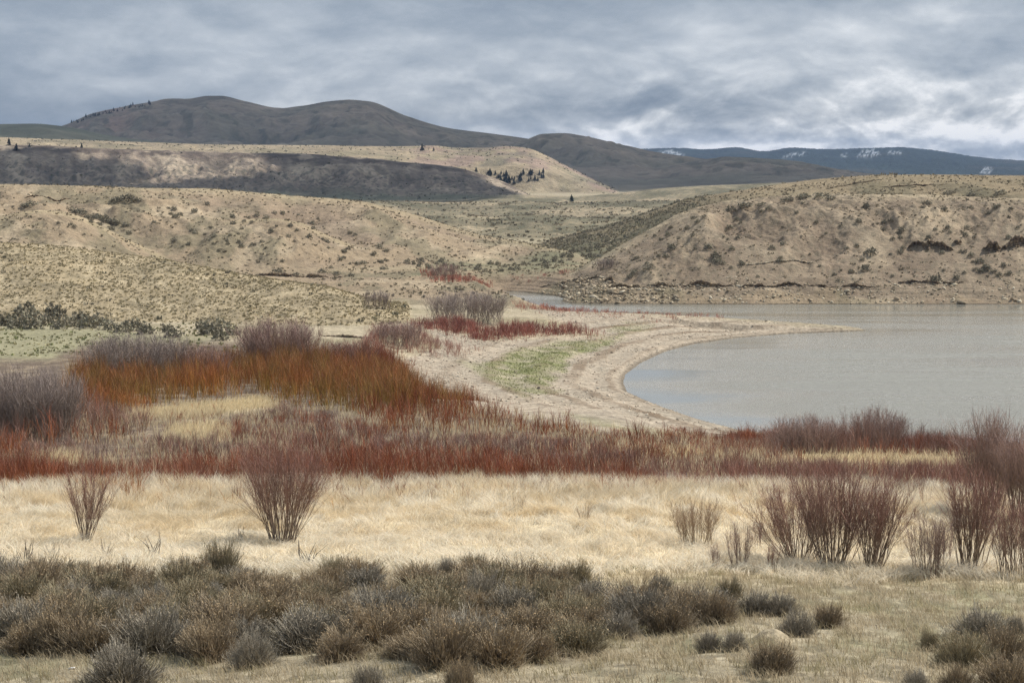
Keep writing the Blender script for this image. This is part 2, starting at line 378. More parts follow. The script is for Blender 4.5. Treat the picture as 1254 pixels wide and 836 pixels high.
mst = (1 - sstep(64, 69, RR + 2.0 * f2)) 
gc = gc * (1 - mst[..., None]) + straw * mst[..., None]
gc = gc * (1 - fg[..., None]) + sod * fg[..., None]
wet = sstep(.9, .1, SHORE) * sstep(-1, 0, SHORE)
inl = (RR < 600)
blend = (wG * inl)[..., None]
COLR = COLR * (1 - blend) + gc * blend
COLR = mixc(COLR, (.12, .095, .065), wet * .8)
COLR = mixc(COLR, (.11, .10, .08), (SHORE < -.3).astype(np.float32))
bench = sstep(.2, .9, np.sin(SHORE * 4)) * (SHORE > .8) * (1 - sstep(6, 9, SHORE)) * (RR > 346) * (LID == 3)
COLR = mixc(COLR, (.24, .19, .13), bench * .6)
# brush country between the hills and the creek
cr = region([(500, 342), (530, 326), (570, 318), (640, 312), (720, 300), (760, 305), (700, 332), (620, 340), (540, 345)], 6, rmin=400)
COLR = mixc(COLR, (.155, .145, .085), cr * np.clip(.55 + .9 * f2, 0, .9))
# snow on the far range
sn = np.zeros(Z.shape, np.float32)
for p in ([(800, 196), (806, 186), (822, 183), (838, 189), (836, 197), (815, 198)], [(958, 193), (968, 188), (985, 186), (986, 189), (970, 193)], [(1050, 192), (1056, 184), (1072, 183), (1078, 189), (1066, 193)], [(1086, 187), (1090, 185), (1104, 186), (1104, 188), (1088, 189)], [(1028, 190), (1034, 188), (1040, 190), (1034, 192)], [(1200, 212), (1206, 204), (1216, 206), (1212, 213)]):
    sn = np.maximum(sn, region(p, 2, rmin=8000, wob_=0))
sn *= sstep(.42, .58, nrm(fbm(AA * 900, RR / 130, 3, 141), .9))
COLR = mixc(COLR, (.62, .65, .68), sn * .5)
COLR = COLR * np.array([.965, .985, 1.03], np.float32)
COLR = np.clip(COLR * (1 + .07 * f3[..., None] * (RR < 900)[..., None]), .01, .9)

# ------------------------------------------------------------------ ground lookup
Zf = Z.astype(np.float32)
def ground(x, y):
    x = np.asarray(x, float); y = np.asarray(y, float)
    r = np.hypot(x, y); a = np.arctan2(x, y)
    i = np.clip(np.searchsorted(R, r) - 1, 0, NR - 2); j = np.clip(np.searchsorted(AZ, a) - 1, 0, NC - 2)
    s = np.clip((r - R[i]) / (R[i+1] - R[i]), 0, 1); t = np.clip((a - AZ[j]) / (AZ[j+1] - AZ[j]), 0, 1)
    return (Zf[i, j] * (1-s) + Zf[i+1, j] * s) * (1-t) + (Zf[i, j+1] * (1-s) + Zf[i+1, j+1] * s) * t

TE = (Zf - HC) / RR
def hit(px, py, rmin=5.0, rmax=12400.0):
    """the first ground point seen at a photo pixel"""
    a, te = ray(px, py)
    j = int(np.clip(round(np.interp(float(a), AZ, np.arange(NC))), 0, NC - 1))
    k0, k1 = np.searchsorted(R, rmin), np.searchsorted(R, rmax)
    col = TE[k0:k1, j]
    w = np.nonzero(col >= float(te))[0]
    if len(w) == 0:
        k = k0 + int(np.argmax(col)); r = R[k]
    else:
        k = k0 + w[0]
        if w[0] > 0:
            d0, d1 = col[w[0]-1] - te, col[w[0]] - te
            r = R[k-1] + (R[k] - R[k-1]) * float(-d0 / (d1 - d0 + 1e-12))
        else: r = R[k]
    x, y = float(r * math.sin(a)), float(r * math.cos(a))
    return x, y, float(ground(x, y)), float(r)

# ------------------------------------------------------------------ mesh helpers
def mesh_np(name, verts, faces, mats, col=None, smooth=False, mat_idx=None):
    """faces: list of (n,k) integer arrays of quads / tris"""
    me = bpy.data.meshes.new(name)
    verts = np.asarray(verts, np.float32)
    me.vertices.add(len(verts)); me.vertices.foreach_set('co', verts.ravel())
    loops = np.concatenate([f.ravel() for f in faces]).astype(np.int32)
    tot = np.concatenate([np.full(len(f), f.shape[1], np.int32) for f in faces])
    st = np.concatenate([[0], np.cumsum(tot)[:-1]]).astype(np.int32)
    me.loops.add(len(loops)); me.loops.foreach_set('vertex_index', loops)
    me.polygons.add(len(tot)); me.polygons.foreach_set('loop_start', st); me.polygons.foreach_set('loop_total', tot)
    if smooth: me.polygons.foreach_set('use_smooth', np.ones(len(tot), bool))
    for m in (mats if isinstance(mats, (list, tuple)) else [mats]): me.materials.append(m)
    if mat_idx is not None: me.polygons.foreach_set('material_index', np.asarray(mat_idx, np.int32))
    if col is not None:
        at = me.color_attributes.new('tint', 'FLOAT_COLOR', 'POINT')
        c4 = np.ones((len(verts), 4), np.float32); c4[:, :3] = col
        at.data.foreach_set('color', c4.ravel())
    me.update(calc_edges=True)
    return me

def link(name, data, parent=None, loc=(0, 0, 0), rot=0, scale=1):
    o = bpy.data.objects.new(name, data); COL.objects.link(o)
    o.location = loc; o.rotation_euler = (0, 0, rot)
    o.scale = (scale,) * 3 if np.isscalar(scale) else scale
    if parent: o.parent = parent
    return o

def tag(o, label=None, cat=None, group=None, kind=None):
    if label: o['label'] = label
    if cat: o['category'] = cat
    if group: o['group'] = group
    if kind: o['kind'] = kind
    return o

# ------------------------------------------------------------------ materials
def new_mat(name):
    m = bpy.data.materials.new(name); m.use_nodes = True
    nt = m.node_tree; b = nt.nodes['Principled BSDF']
    b.inputs['Specular IOR Level'].default_value = .15
    b.inputs['Roughness'].default_value = .9
    return m, nt, b

def N(nt, t, **kw):
    n = nt.nodes.new(t)
    for k, v in kw.items(): setattr(n, k, v)
    return n

def soil_mat(name, scales, bump_scale, bump_dist, contrast=.35, rough=.95, stone=0.0):
    m, nt, b = new_mat(name); L = nt.links.new
    b.inputs['Roughness'].default_value = rough
    at = N(nt, 'ShaderNodeAttribute', attribute_name='tint')
    tc = N(nt, 'ShaderNodeTexCoord')
    prev = at.outputs['Color']
    for s, c in zip(scales, (contrast, contrast * .8, contrast * .6)):
        nz = N(nt, 'ShaderNodeTexNoise'); nz.inputs['Scale'].default_value = s; nz.inputs['Detail'].default_value = 5; nz.inputs['Roughness'].default_value = .65
        L(tc.outputs['Object'], nz.inputs['Vector'])
        mr = N(nt, 'ShaderNodeMapRange'); mr.inputs['From Min'].default_value = .3; mr.inputs['From Max'].default_value = .7
        mr.inputs['To Min'].default_value = 1 - c; mr.inputs['To Max'].default_value = 1 + c
        L(nz.outputs['Fac'], mr.inputs['Value'])
        mx = N(nt, 'ShaderNodeVectorMath', operation='SCALE'); L(prev, mx.inputs[0]); L(mr.outputs[0], mx.inputs['Scale'])
        prev = mx.outputs[0]
    if stone:
        vo = N(nt, 'ShaderNodeTexVoronoi'); vo.inputs['Scale'].default_value = stone; L(tc.outputs['Object'], vo.inputs['Vector'])
        hs = N(nt, 'ShaderNodeMapRange'); hs.inputs['To Min'].default_value = .72; hs.inputs['To Max'].default_value = 1.3
        sx = N(nt, 'ShaderNodeSeparateColor'); L(vo.outputs['Color'], sx.inputs[0]); L(sx.outputs[0], hs.inputs['Value'])
        mx = N(nt, 'ShaderNodeVectorMath', operation='SCALE'); L(prev, mx.inputs[0]); L(hs.outputs[0], mx.inputs['Scale']); prev = mx.outputs[0]
    L(prev, b.inputs['Base Color'])
    nb = N(nt, 'ShaderNodeTexNoise'); nb.inputs['Scale'].default_value = bump_scale; nb.inputs['Detail'].default_value = 8; nb.inputs['Roughness'].default_value = .7
    L(tc.outputs['Object'], nb.inputs['Vector'])
    bp = N(nt, 'ShaderNodeBump'); bp.inputs['Distance'].default_value = bump_dist; bp.inputs['Strength'].default_value = 1.0
    L(nb.outputs['Fac'], bp.inputs['Height']); L(bp.outputs[0], b.inputs['Normal'])
    return m

def plant_mat(name, vary=.25, rough=.75, trans=.0):
    m, nt, b = new_mat(name); L = nt.links.new
    b.inputs['Roughness'].default_value = rough
    at = N(nt, 'ShaderNodeAttribute', attribute_name='tint')
    oi = N(nt, 'ShaderNodeObjectInfo')
    mr = N(nt, 'ShaderNodeMapRange'); mr.inputs['To Min'].default_value = 1 - vary; mr.inputs['To Max'].default_value = 1 + vary
    L(oi.outputs['Random'], mr.inputs['Value'])
    geo = N(nt, 'ShaderNodeNewGeometry')
    m2 = N(nt, 'ShaderNodeMapRange'); m2.inputs['To Min'].default_value = .8; m2.inputs['To Max'].default_value = 1.2
    L(geo.outputs['Random Per Island'], m2.inputs['Value'])
    mu = N(nt, 'ShaderNodeMath', operation='MULTIPLY'); L(mr.outputs[0], mu.inputs[0]); L(m2.outputs[0], mu.inputs[1])
    mx = N(nt, 'ShaderNodeVectorMath', operation='SCALE'); L(at.outputs['Color'], mx.inputs[0]); L(mu.outputs[0], mx.inputs['Scale'])
    L(mx.outputs[0], b.inputs['Base Color'])
    if trans:
        tr = N(nt, 'ShaderNodeBsdfTranslucent'); L(mx.outputs[0], tr.inputs['Color'])
        ms = N(nt, 'ShaderNodeMixShader'); ms.inputs[0].default_value = trans
        out = nt.nodes['Material Output']
        L(b.outputs[0], ms.inputs[1]); L(tr.outputs[0], ms.inputs[2]); L(ms.outputs[0], out.inputs['Surface'])
    return m

M = {
    'ground': soil_mat('ground_earth', (.9, 4.5, .12), 3.5, .10, .22, stone=3.0),
    'near': soil_mat('hillside_earth', (.5, 2.2, .07), 1.6, .35, .26),
    'bluff': soil_mat('bluff_earth', (.35, 1.7, .06), 1.3, .40, .24),
    'valley': soil_mat('valley_earth', (.12, .6, .02), .5, .9, .28),
    'mesa': soil_mat('mesa_earth', (.05, .25, .012), .16, 3.0, .30),
    'far': soil_mat('far_hill_earth', (.012, .06, .004), .05, 5.0, .22),
    'range': soil_mat('mountain_forest', (.006, .03, .0016), .02, 14.0, .30),
    'grass': plant_mat('dry_grass', .0, .7, .5),
    'wand': plant_mat('willow_wands', .10, .6, .0),
    'twig': plant_mat('twigs', .16, .8, .0),
    'heads': plant_mat('dried_heads', .18, .85, .1),
    'leaf': plant_mat('sage_leaves', .22, .8, .1),
    'needle': plant_mat('needles', .2, .8, .0),
    'rock': soil_mat('rock', (1.2, 5.0, .3), 5.0, .06, .28),
}

# ------------------------------------------------------------------ build the terrain sheets
quad_lid = LID[:-1, :-1]
names = {0: ('ground', 'ground'), 1: ('near_hillside', 'near'), 2: ('badland_hills', 'near'), 3: ('lakeside_bluff', 'bluff'), 4: ('valley_terrain', 'valley'), 5: ('mesa_terrain', 'mesa'), 6: ('far_hills', 'far'), 7: ('mountain_range', 'range')}
idx = np.arange(NR * NC).reshape(NR, NC)
P3 = np.stack([XX, YY, Z], -1).reshape(-1, 3).astype(np.float32)
CF = COLR.reshape(-1, 3)
# analytic vertex normals of the whole sheet so the pieces meet without a seam
dr = np.stack([np.gradient(XX, axis=0), np.gradient(YY, axis=0), np.gradient(Z, axis=0)], -1)
da = np.stack([np.gradient(XX, axis=1), np.gradient(YY, axis=1), np.gradient(Z, axis=1)], -1)
nn = np.cross(da, dr); nn /= np.linalg.norm(nn, axis=-1, keepdims=True) + 1e-9
nn[nn[..., 2] < 0] *= -1
nn = nn.reshape(-1, 3).astype(np.float32)
for lid, (nm, mk) in names.items():
    qi, qj = np.nonzero(quad_lid == lid)
    if len(qi) == 0: continue
    q = np.stack([idx[qi, qj], idx[qi, qj+1], idx[qi+1, qj+1], idx[qi+1, qj]], 1)
    used, inv = np.unique(q.ravel(), return_inverse=True)
    me = mesh_np(nm, P3[used], [inv.reshape(-1, 4)], M[mk], CF[used], smooth=True)
    me.normals_split_custom_set_from_vertices(nn[used])
    tag(link(nm, me), kind='structure')
del dr, da

# water
m, nt, b = new_mat('lake_water'); L = nt.links.new
b.inputs['Base Color'].default_value = (.215, .21, .18, 1); b.inputs['Roughness'].default_value = .16; b.inputs['Specular IOR Level'].default_value = .5; b.inputs['IOR'].default_value = 1.33
tc = N(nt, 'ShaderNodeTexCoord')
mp = N(nt, 'ShaderNodeMapping'); mp.inputs['Scale'].default_value = (.8, 1.6, 1); L(tc.outputs['Object'], mp.inputs[0])
n1 = N(nt, 'ShaderNodeTexNoise'); n1.inputs['Scale'].default_value = 1.6; n1.inputs['Detail'].default_value = 6; n1.inputs['Roughness'].default_value = .6; L(mp.outputs[0], n1.inputs['Vector'])
mp2 = N(nt, 'ShaderNodeMapping'); mp2.inputs['Scale'].default_value = (.012, .07, 1); L(tc.outputs['Object'], mp2.inputs[0])
n2 = N(nt, 'ShaderNodeTexNoise'); n2.inputs['Scale'].default_value = 1.0; n2.inputs['Detail'].default_value = 4; L(mp2.outputs[0], n2.inputs['Vector'])
gust = N(nt, 'ShaderNodeMapRange'); gust.inputs['From Min'].default_value = .40; gust.inputs['From Max'].default_value = .60; gust.inputs['To Min'].default_value = .12; gust.inputs['To Max'].default_value = 1.3; L(n2.outputs['Fac'], gust.inputs['Value'])
calm = N(nt, 'ShaderNodeAttribute', attribute_name='tint')
cs = N(nt, 'ShaderNodeSeparateColor'); L(calm.outputs['Color'], cs.inputs[0])
mm = N(nt, 'ShaderNodeMath', operation='MULTIPLY'); L(gust.outputs[0], mm.inputs[0]); L(cs.outputs[0], mm.inputs[1])
bp = N(nt, 'ShaderNodeBump'); bp.inputs['Distance'].default_value = .34; L(n1.outputs['Fac'], bp.inputs['Height']); L(mm.outputs[0], bp.inputs['Strength']); rg = N(nt, 'ShaderNodeMapRange'); rg.inputs['From Max'].default_value = 1.2; rg.inputs['To Min'].default_value = .05; rg.inputs['To Max'].default_value = .34; L(mm.outputs[0], rg.inputs['Value']); L(rg.outputs[0], b.inputs['Roughness']); L(bp.outputs[0], b.inputs['Normal'])
gx = np.linspace(-60, 420, 121); gy = np.linspace(120, 460, 86)
wxx, wyy = np.meshgrid(gx, gy, indexing='ij')
wsd = poly_sdf(wxx, wyy, shore)
cal = .10 + .90 * sstep(3, 30, wsd + 8 * fbm(wxx / 30, wyy / 8, 3, 7))
cal = lerp(cal, .28, sstep(285, 320, wyy))
wi = np.arange(wxx.size).reshape(wxx.shape)
wq = np.stack([wi[:-1, :-1].ravel(), wi[1:, :-1].ravel(), wi[1:, 1:].ravel(), wi[:-1, 1:].ravel()], 1)
lake = link('lake', mesh_np('lake', np.stack([wxx, wyy, wxx * 0], -1).reshape(-1, 3), [wq], m, np.repeat(cal.reshape(-1, 1), 3, 1)))
tag(lake, kind='structure')

# ------------------------------------------------------------------ scattering
def scatter(density, rmin, rmax, amin=-.285, amax=.285):
    n = rng.poisson(density * (rmax**2 - rmin**2) / 2 * (amax - amin))
    r = np.sqrt(rng.uniform(rmin**2, rmax**2, n)); a = rng.uniform(amin, amax, n)
    return r * np.sin(a), r * np.cos(a), r, a

def uv_of(x, y):
    z = ground(x, y); return project(x, y, z)

def blades(P, h, lean, w, cb, ct, bend=.5, yaw=None):
    """ribbon blades: root P, height h, horizontal lean (n,2), width w, colours root/tip"""
    n = len(P)
    yaw = rng.uniform(0, PI, n) if yaw is None else yaw
    sx = np.cos(yaw) * w * .5; sy = np.sin(yaw) * w * .5
    v = np.empty((n, 5, 3), np.float32)
    v[:, 0] = P; v[:, 1] = P
    v[:, 0, 0] -= sx; v[:, 0, 1] -= sy; v[:, 1, 0] += sx; v[:, 1, 1] += sy
    mid = P.copy(); mid[:, 2] += h * .58; mid[:, 0] += lean[:, 0] * (1 - bend) * .58; mid[:, 1] += lean[:, 1] * (1 - bend) * .58
    v[:, 2] = mid; v[:, 3] = mid
    v[:, 2, 0] += sx * .75; v[:, 2, 1] += sy * .75; v[:, 3, 0] -= sx * .75; v[:, 3, 1] -= sy * .75
    tip = P.copy(); tip[:, 2] += h; tip[:, 0] += lean[:, 0]; tip[:, 1] += lean[:, 1]
    v[:, 4] = tip
    b = (np.arange(n) * 5)[:, None]
    q = b + np.array([[0, 1, 2, 3]]); t = b + np.array([[3, 2, 4]])
    c = np.empty((n, 5, 3), np.float32)
    c[:, 0] = cb; c[:, 1] = cb; c[:, 2] = (cb + ct) / 2; c[:, 3] = c[:, 2]; c[:, 4] = ct
    return v.reshape(-1, 3), q, t, c.reshape(-1, 3)

class Pile:
    def __init__(s): s.v = []; s.q = []; s.t = []; s.c = []; s.n = 0
    def add(s, v, q, t, c):
        s.v.append(v); s.c.append(c)
        if q is not None and len(q): s.q.append(q + s.n)
        if t is not None and len(t): s.t.append(t + s.n)
        s.n += len(v)
    def mesh(s, name, mat, smooth=False):
        f = []
        if s.q: f.append(np.concatenate(s.q))
        if s.t: f.append(np.concatenate(s.t))
        return mesh_np(name, np.concatenate(s.v), f, mat, np.concatenate(s.c), smooth)

def palette(cols, n, jit=.12):
    cols = np.asarray(cols, np.float32)
    c = cols[rng.integers(0, len(cols), n)]
    return np.clip(c * (1 + jit * rng.standard_normal((n, 1)).astype(np.float32)), .005, .9)

# --- straw grass in front of the willows (and the straw islands in the thicket)
pile = Pile()
x, y, r, a = scatter(330, 38, 71)
u, v = uv_of(x, y)
cl = fbm(x / 1.3, y / 1.3, 3, 201); big = fbm(x / 6, y / 6, 3, 203)
edge_n = fbm(x / 4, y / 4, 3, 205)
keep = (v < 712 + 10 * edge_n + 14 * big) & (v > 597 + 4 * edge_n) & (rng.random(len(x)) < np.clip(.75 + .6 * cl, .2, 1))
x, y, r, cl, big, v = [k[keep] for k in (x, y, r, cl, big, v)]
n = len(x)
P = np.stack([x, y, ground(x, y) - .02], 1).astype(np.float32)
rear = sstep(640, 605, v)
h = (.16 + .16 * nrm(cl, 1) + .30 * rear) * rng.uniform(.6, 1.25, n)
th = 3.2 * fbm(x / 1.7, y / 1.7, 3, 207) * PI + .4
ln = h * rng.uniform(.6, 2.2, n) * (1 - .6 * rear)
lean = np.stack([np.cos(th) * ln, np.sin(th) * ln], 1) + rng.normal(0, .07, (n, 2))
cb = palette([(.74, .645, .49), (.80, .705, .55), (.66, .56, .41)], n)
ct = palette([(.86, .775, .635), (.90, .835, .71), (.78, .68, .53), (.88, .81, .68)], n)
gold = sstep(.35, .7, nrm(fbm(x / 2.2, y / 1.5, 3, 209), 1)) * sstep(690, 640, v)
ct = mixc(ct, (.70, .54, .31), gold * .6); cb = mixc(cb, (.52, .40, .23), gold * .6)
dull = sstep(.5, .75, nrm(big, 1)); ct = mixc(ct, (.50, .42, .29), dull * .5)
pile.add(*blades(P, h, lean, rng.uniform(.010, .02, n), cb, ct))
for poly, rr0, rr1, dens, hh in ((s1, 120, 190, 60, .42), (s2, 100, 140, 50, .7), (s3, 80, 125, 32, .34), (s4, 75, 115, 36, .36), (s5, 80, 110, 30, .6)):
    x, y, r, a = scatter(dens, rr0, rr1, ray(min(p[0] for p in poly), 500)[0] - .01, ray(max(p[0] for p in poly), 500)[0] + .01)
    u, v = uv_of(x, y)
    s = poly_sdf(u + 10 * fbm(x / 5, y / 5, 2, 211), v + 4 * fbm(x / 5, y / 5, 2, 213), poly)
    kp = s > rng.normal(0, 3, len(x)); x, y = x[kp], y[kp]; n = len(x)
    P = np.stack([x, y, ground(x, y) - .02], 1).astype(np.float32)
    h = hh * rng.uniform(.5, 1.2, n)
    lean = rng.normal(0, .22, (n, 2)) * h[:, None] + np.array([.12, 0])
    pile.add(*blades(P, h, lean, rng.uniform(.025, .05, n), palette([(.56, .46, .29)], n), palette([(.72, .61, .40), (.78, .67, .46), (.64, .53, .33)], n)))
x, y, r, a = scatter(16, 68, 150)
u, v = uv_of(x, y)
cl = fbm(x / 5, y / 2.2, 4, 215)
kp = (v > 500) & (v < 604) & (cl > .12) & (poly_sdf(u, v, tpoly) > 0); x, y = x[kp], y[kp]; n = len(x)
P = np.stack([x, y, ground(x, y) - .02], 1).astype(np.float32); h = rng.uniform(.35, .85, n)
pile.add(*blades(P, h, rng.normal(0, .25, (n, 2)) * h[:, None], rng.uniform(.02, .04, n), palette([(.52, .43, .28)], n), palette([(.68, .57, .38), (.58, .48, .32)], n)))
tag(link('straw_grass', pile.mesh('straw_grass', M['grass'])), kind='stuff')

# --- foreground sod: short grey-green and straw bunchgrass
pile = Pile()
x, y, r, a = scatter(520, 24.5, 47)
u, v = uv_of(x, y)
cl = fbm(x / .55, y / .55, 3, 221); big = fbm(x / 3, y / 3, 3, 223)
keep = (v > 690 + 16 * fbm(x / 4, y / 4, 3, 205)) & (rng.random(len(x)) < np.clip(.45 + .9 * cl, .08, 1))
x, y, cl, big, v, u = [k[keep] for k in (x, y, cl, big, v, u)]
n = len(x); P = np.stack([x, y, ground(x, y) - .01], 1).astype(np.float32)
h = (.07 + .13 * nrm(cl, 1)) * rng.uniform(.6, 1.3, n)
lean = rng.normal(0, .5, (n, 2)) * h[:, None] + np.array([-.3, -.2]) * h[:, None]
ct = palette([(.50, .415, .28), (.56, .475, .335), (.38, .31, .205), (.44, .36, .24)], n)
grn = sstep(.52, .75, nrm(fbm(x / 1.1, y / 1.1, 3, 227), 1)) * np.clip(.35 + .5 * nrm(big, 1), 0, 1)
grn = grn * (rng.random(n) < .8)
ct = mixc(ct, (.27, .26, .13), grn * .75)
cb = ct * .75
pile.add(*blades(P, h, lean, rng.uniform(.006, .014, n), cb, ct))
tag(link('bunchgrass', pile.mesh('bunchgrass', M['grass'])), kind='stuff')

# --- red willow thicket
pile = Pile()
def thicket(poly, rr, dens, hh, low, mid, tip, w=.03, soft=5, clump=.5, seed=0, twigs=3, leanx=.0, spread=.13, alt=None):
    xs = [p[0] for p in poly]
    a0, a1 = float(ray(max(min(xs), -90), 500)[0]) - .01, float(ray(min(max(xs), 1344), 500)[0]) + .01
    per = 16
    cx, cy, r, a = scatter(dens * 1.7 / per, rr[0], rr[1], a0, a1)
    x = np.repeat(cx, per); y = np.repeat(cy, per); r = np.repeat(r, per)
    ca = rng.uniform(0, 2 * PI, len(x)); cq = np.sqrt(rng.random(len(x))); cr_ = np.repeat(rng.uniform(.25, .75, len(cx)), per) * (.5 + .35 * hh)
    ox, oy = np.cos(ca) * cq * cr_, np.sin(ca) * cq * cr_; x = x + ox * .55; y = y + oy * .55
    ch = np.repeat(rng.uniform(.6, 1.25, len(cx)), per) * (1.08 - .3 * cq**2); ct_ = np.repeat(rng.uniform(.72, 1.25, len(cx)), per)
    u, v = uv_of(x, y)
    s = poly_sdf(u + 14 * fbm(x / 8, y / 8, 3, 231 + seed), v + 7 * fbm(x / 8, y / 8, 3, 233 + seed), poly)
    cl = fbm(x / 2.6, y / 2.6, 3, 235 + seed)
    kp = (s > rng.normal(0, soft, len(x))) & (rng.random(len(x)) < np.clip(1 - clump + clump * 1.8 * cl + .1, .04, 1)) & ((r < 230) | (np.abs(ground(x, y) - base_z(r)) < 2.5)) & (ground(x, y) > .05)
    x, y, s, cl, ox, oy, ch, ct_ = [q[kp] for q in (x, y, s, cl, ox, oy, ch, ct_)]; n = len(x)
    if n == 0: return
    P = np.stack([x, y, ground(x, y) - .02], 1).astype(np.float32)
    h = hh * (.62 + .30 * nrm(cl, 1) + .55 * nrm(fbm(x / 5.5, y / 5.5, 2, 247 + seed), 1.1)) * ch * rng.uniform(.7, 1.1, n) * np.clip(.6 + s / 16, .5, 1)
    lean = rng.normal(0, spread * .7, (n, 2)) * h[:, None] + np.stack([ox, oy], 1) * .9
    cb, ct = palette(low, n), palette(tip, n); cm = palette(mid, n)
    if alt:
        wv = (fbm(x / 9, y / 9, 3, 241 + seed) + rng.normal(0, .15, n)) > .0
        cb[wv], cm[wv], ct[wv] = palette(alt[0], wv.sum()), palette(alt[1], wv.sum()), palette(alt[2], wv.sum())
    br_ = (1 + .35 * fbm(x / 2.2, y / 5, 3, 243 + seed))[:, None].astype(np.float32); br_ = br_ * ct_[:, None].astype(np.float32); cb, cm, ct = cb * br_, cm * br_, ct * br_
    ww = w * .62 * rng.uniform(.6, 1.3, n)
    pile.add(*blades(P, h, lean, ww, cb, cm, .25))
    for k in range(twigs):
        f = rng.uniform(.3, .75, n)
        Q = P.copy(); Q[:, 2] += h * f; Q[:, 0] += lean[:, 0] * f * .85; Q[:, 1] += lean[:, 1] * f * .85
        pile.add(*blades(Q, h * (1.05 - f) * rng.uniform(.7, 1.1, n), lean * (1 - f)[:, None] + rng.normal(0, .16, (n, 2)) * h[:, None], ww * .65, cm, ct, .3))
OR_L = [(0.377, 0.201, 0.041), (0.336, 0.164, 0.034), (0.312, 0.123, 0.029)]; OR_M = [(0.312, 0.123, 0.030), (0.279, 0.094, 0.026), (0.312, 0.139, 0.033)]; OR_T = [(0.230, 0.080, 0.041), (0.254, 0.094, 0.045), (0.205, 0.074, 0.049)]
OL_L = [(0.295, 0.205, 0.045), (0.262, 0.172, 0.041)]; OL_M = [(0.254, 0.156, 0.041), (0.238, 0.127, 0.037)]; OL_T = [(0.230, 0.107, 0.049), (0.205, 0.086, 0.051)]
RD_L = [(0.293, 0.119, 0.038), (0.246, 0.087, 0.033)]; RD_M = [(0.261, 0.079, 0.032), (0.221, 0.065, 0.030), (0.269, 0.091, 0.036)]; RD_T = [(0.210, 0.071, 0.043), (0.190, 0.069, 0.050)]
PU_L = [(.25, .165, .11), (.28, .21, .145)]; PU_M = [(.24, .135, .10), (.215, .135, .108), (.27, .17, .125)]; PU_T = [(.235, .14, .115), (.265, .18, .145), (.215, .11, .09)]
MV_T = [(.30, .235, .205), (.34, .275, .24), (.27, .20, .175)]
T1 = [(60, 500), (95, 462), (200, 452), (330, 446), (470, 446), (505, 470), (520, 492), (600, 514), (560, 522), (430, 508), (340, 492), (315, 482), (230, 490), (160, 502), (105, 512)]
thicket(T1, (135, 245), 12, 2.3, OR_L, OR_M, OR_T, .04, 5, .6, 1, alt=(OL_L, OL_M, OL_T))
thicket([(330, 445), (480, 440), (500, 455), (480, 470), (380, 462)], (170, 250), 8, 2.3, RD_L, RD_M, RD_T, .045, 4, .5, 2)
thicket([(430, 505), (480, 485), (560, 500), (650, 520), (720, 535), (600, 540), (480, 535)], (110, 190), 8, 1.5, OR_M, RD_M, RD_T, .035, 5, .7, 3)
T2 = [(-200, 600), (-200, 500), (60, 505), (130, 512), (200, 520), (260, 515), (190, 528), (150, 545), (60, 560), (0, 590)]
thicket(T2, (75, 190), 12, 1.6, OR_M, RD_M, OR_T, .034, 6, .7, 4, alt=(PU_L, PU_M, PU_T))
thicket([(0, 560), (130, 545), (300, 548), (250, 562), (60, 575)], (80, 140), 14, .8, PU_L, PU_M, MV_T, .028, 5, .6, 5)
T4 = [(150, 560), (300, 512), (350, 502), (420, 515), (520, 538), (640, 545), (720, 545), (850, 572), (1000, 580), (1254, 586), (1254, 600), (600, 588), (250, 580)]
thicket(T4, (70, 170), 15, .85, PU_L, PU_M, PU_T, .026, 6, .65, 6, alt=(RD_L, RD_M, RD_T))
thicket([(300, 520), (520, 535), (700, 548), (720, 560), (600, 572), (380, 560)], (80, 160), 9, .75, PU_L, PU_T, MV_T, .028, 6, .6, 7)
thicket([(600, 560), (720, 540), (900, 546), (960, 560), (1000, 578), (700, 578)], (75, 135), 9, .85, PU_L, PU_M, PU_T, .026, 6, .7, 22, alt=(RD_L, RD_M, RD_T))
T3 = [(-200, 604), (0, 603), (240, 603), (460, 601), (620, 602), (800, 603), (800, 588), (600, 580), (400, 578), (200, 584), (0, 586), (-200, 588)]
thicket(T3, (62, 86), 42, 1.15, RD_L, RD_M, RD_T, .02, 7, .55, 8, alt=(PU_L, RD_M, PU_T))
thicket([(-50, 603), (240, 602), (240, 592), (-50, 592)], (62, 84), 22, 1.25, OR_M, RD_M, RD_T, .02, 5, .8, 9)
thicket([(780, 604), (1000, 606), (1320, 606), (1320, 588), (1000, 582), (780, 586)], (62, 86), 32, 1.0, [(.32, .17, .11)], [(.31, .15, .10), (.26, .13, .10)], PU_T, .02, 3, .45, 10)
thicket([(880, 556), (1000, 566), (1320, 580), (1320, 556), (1100, 545), (960, 534), (900, 532)], (110, 182), 10, .95, RD_L, RD_M, RD_T, .030, 4, .8, 21, alt=(PU_L, PU_M, PU_T))
thicket([(600, 540), (690, 530), (780, 540), (900, 548), (1000, 556), (1320, 565), (1320, 552), (1100, 550), (900, 540), (780, 534)], (100, 185), 12, 1.3, RD_L, RD_M, RD_T, .032, 3, .45, 11)
thicket([(930, 560), (1180, 562), (1180, 552), (1010, 548), (930, 550)], (110, 180), 12, 1.8, PU_M, PU_M, PU_T, .034, 3, .7, 12)
T6 = [(505, 398), (545, 398), (600, 404), (650, 405), (700, 405), (738, 411), (690, 413), (600, 416), (550, 412)]
thicket(T6, (215, 320), 12, 1.9, [(.32, .12, .08)], [(.29, .105, .072), (.26, .105, .08)], [(.25, .125, .10)], .06, 2, .3, 13)
thicket([(630, 377), (700, 384), (790, 391), (880, 392), (780, 388), (700, 382), (650, 374)], (265, 350), 7, 1.2, [(.40, .16, .11)], [(.38, .15, .10)], [(.35, .18, .13)], .06, 2, .7, 14)
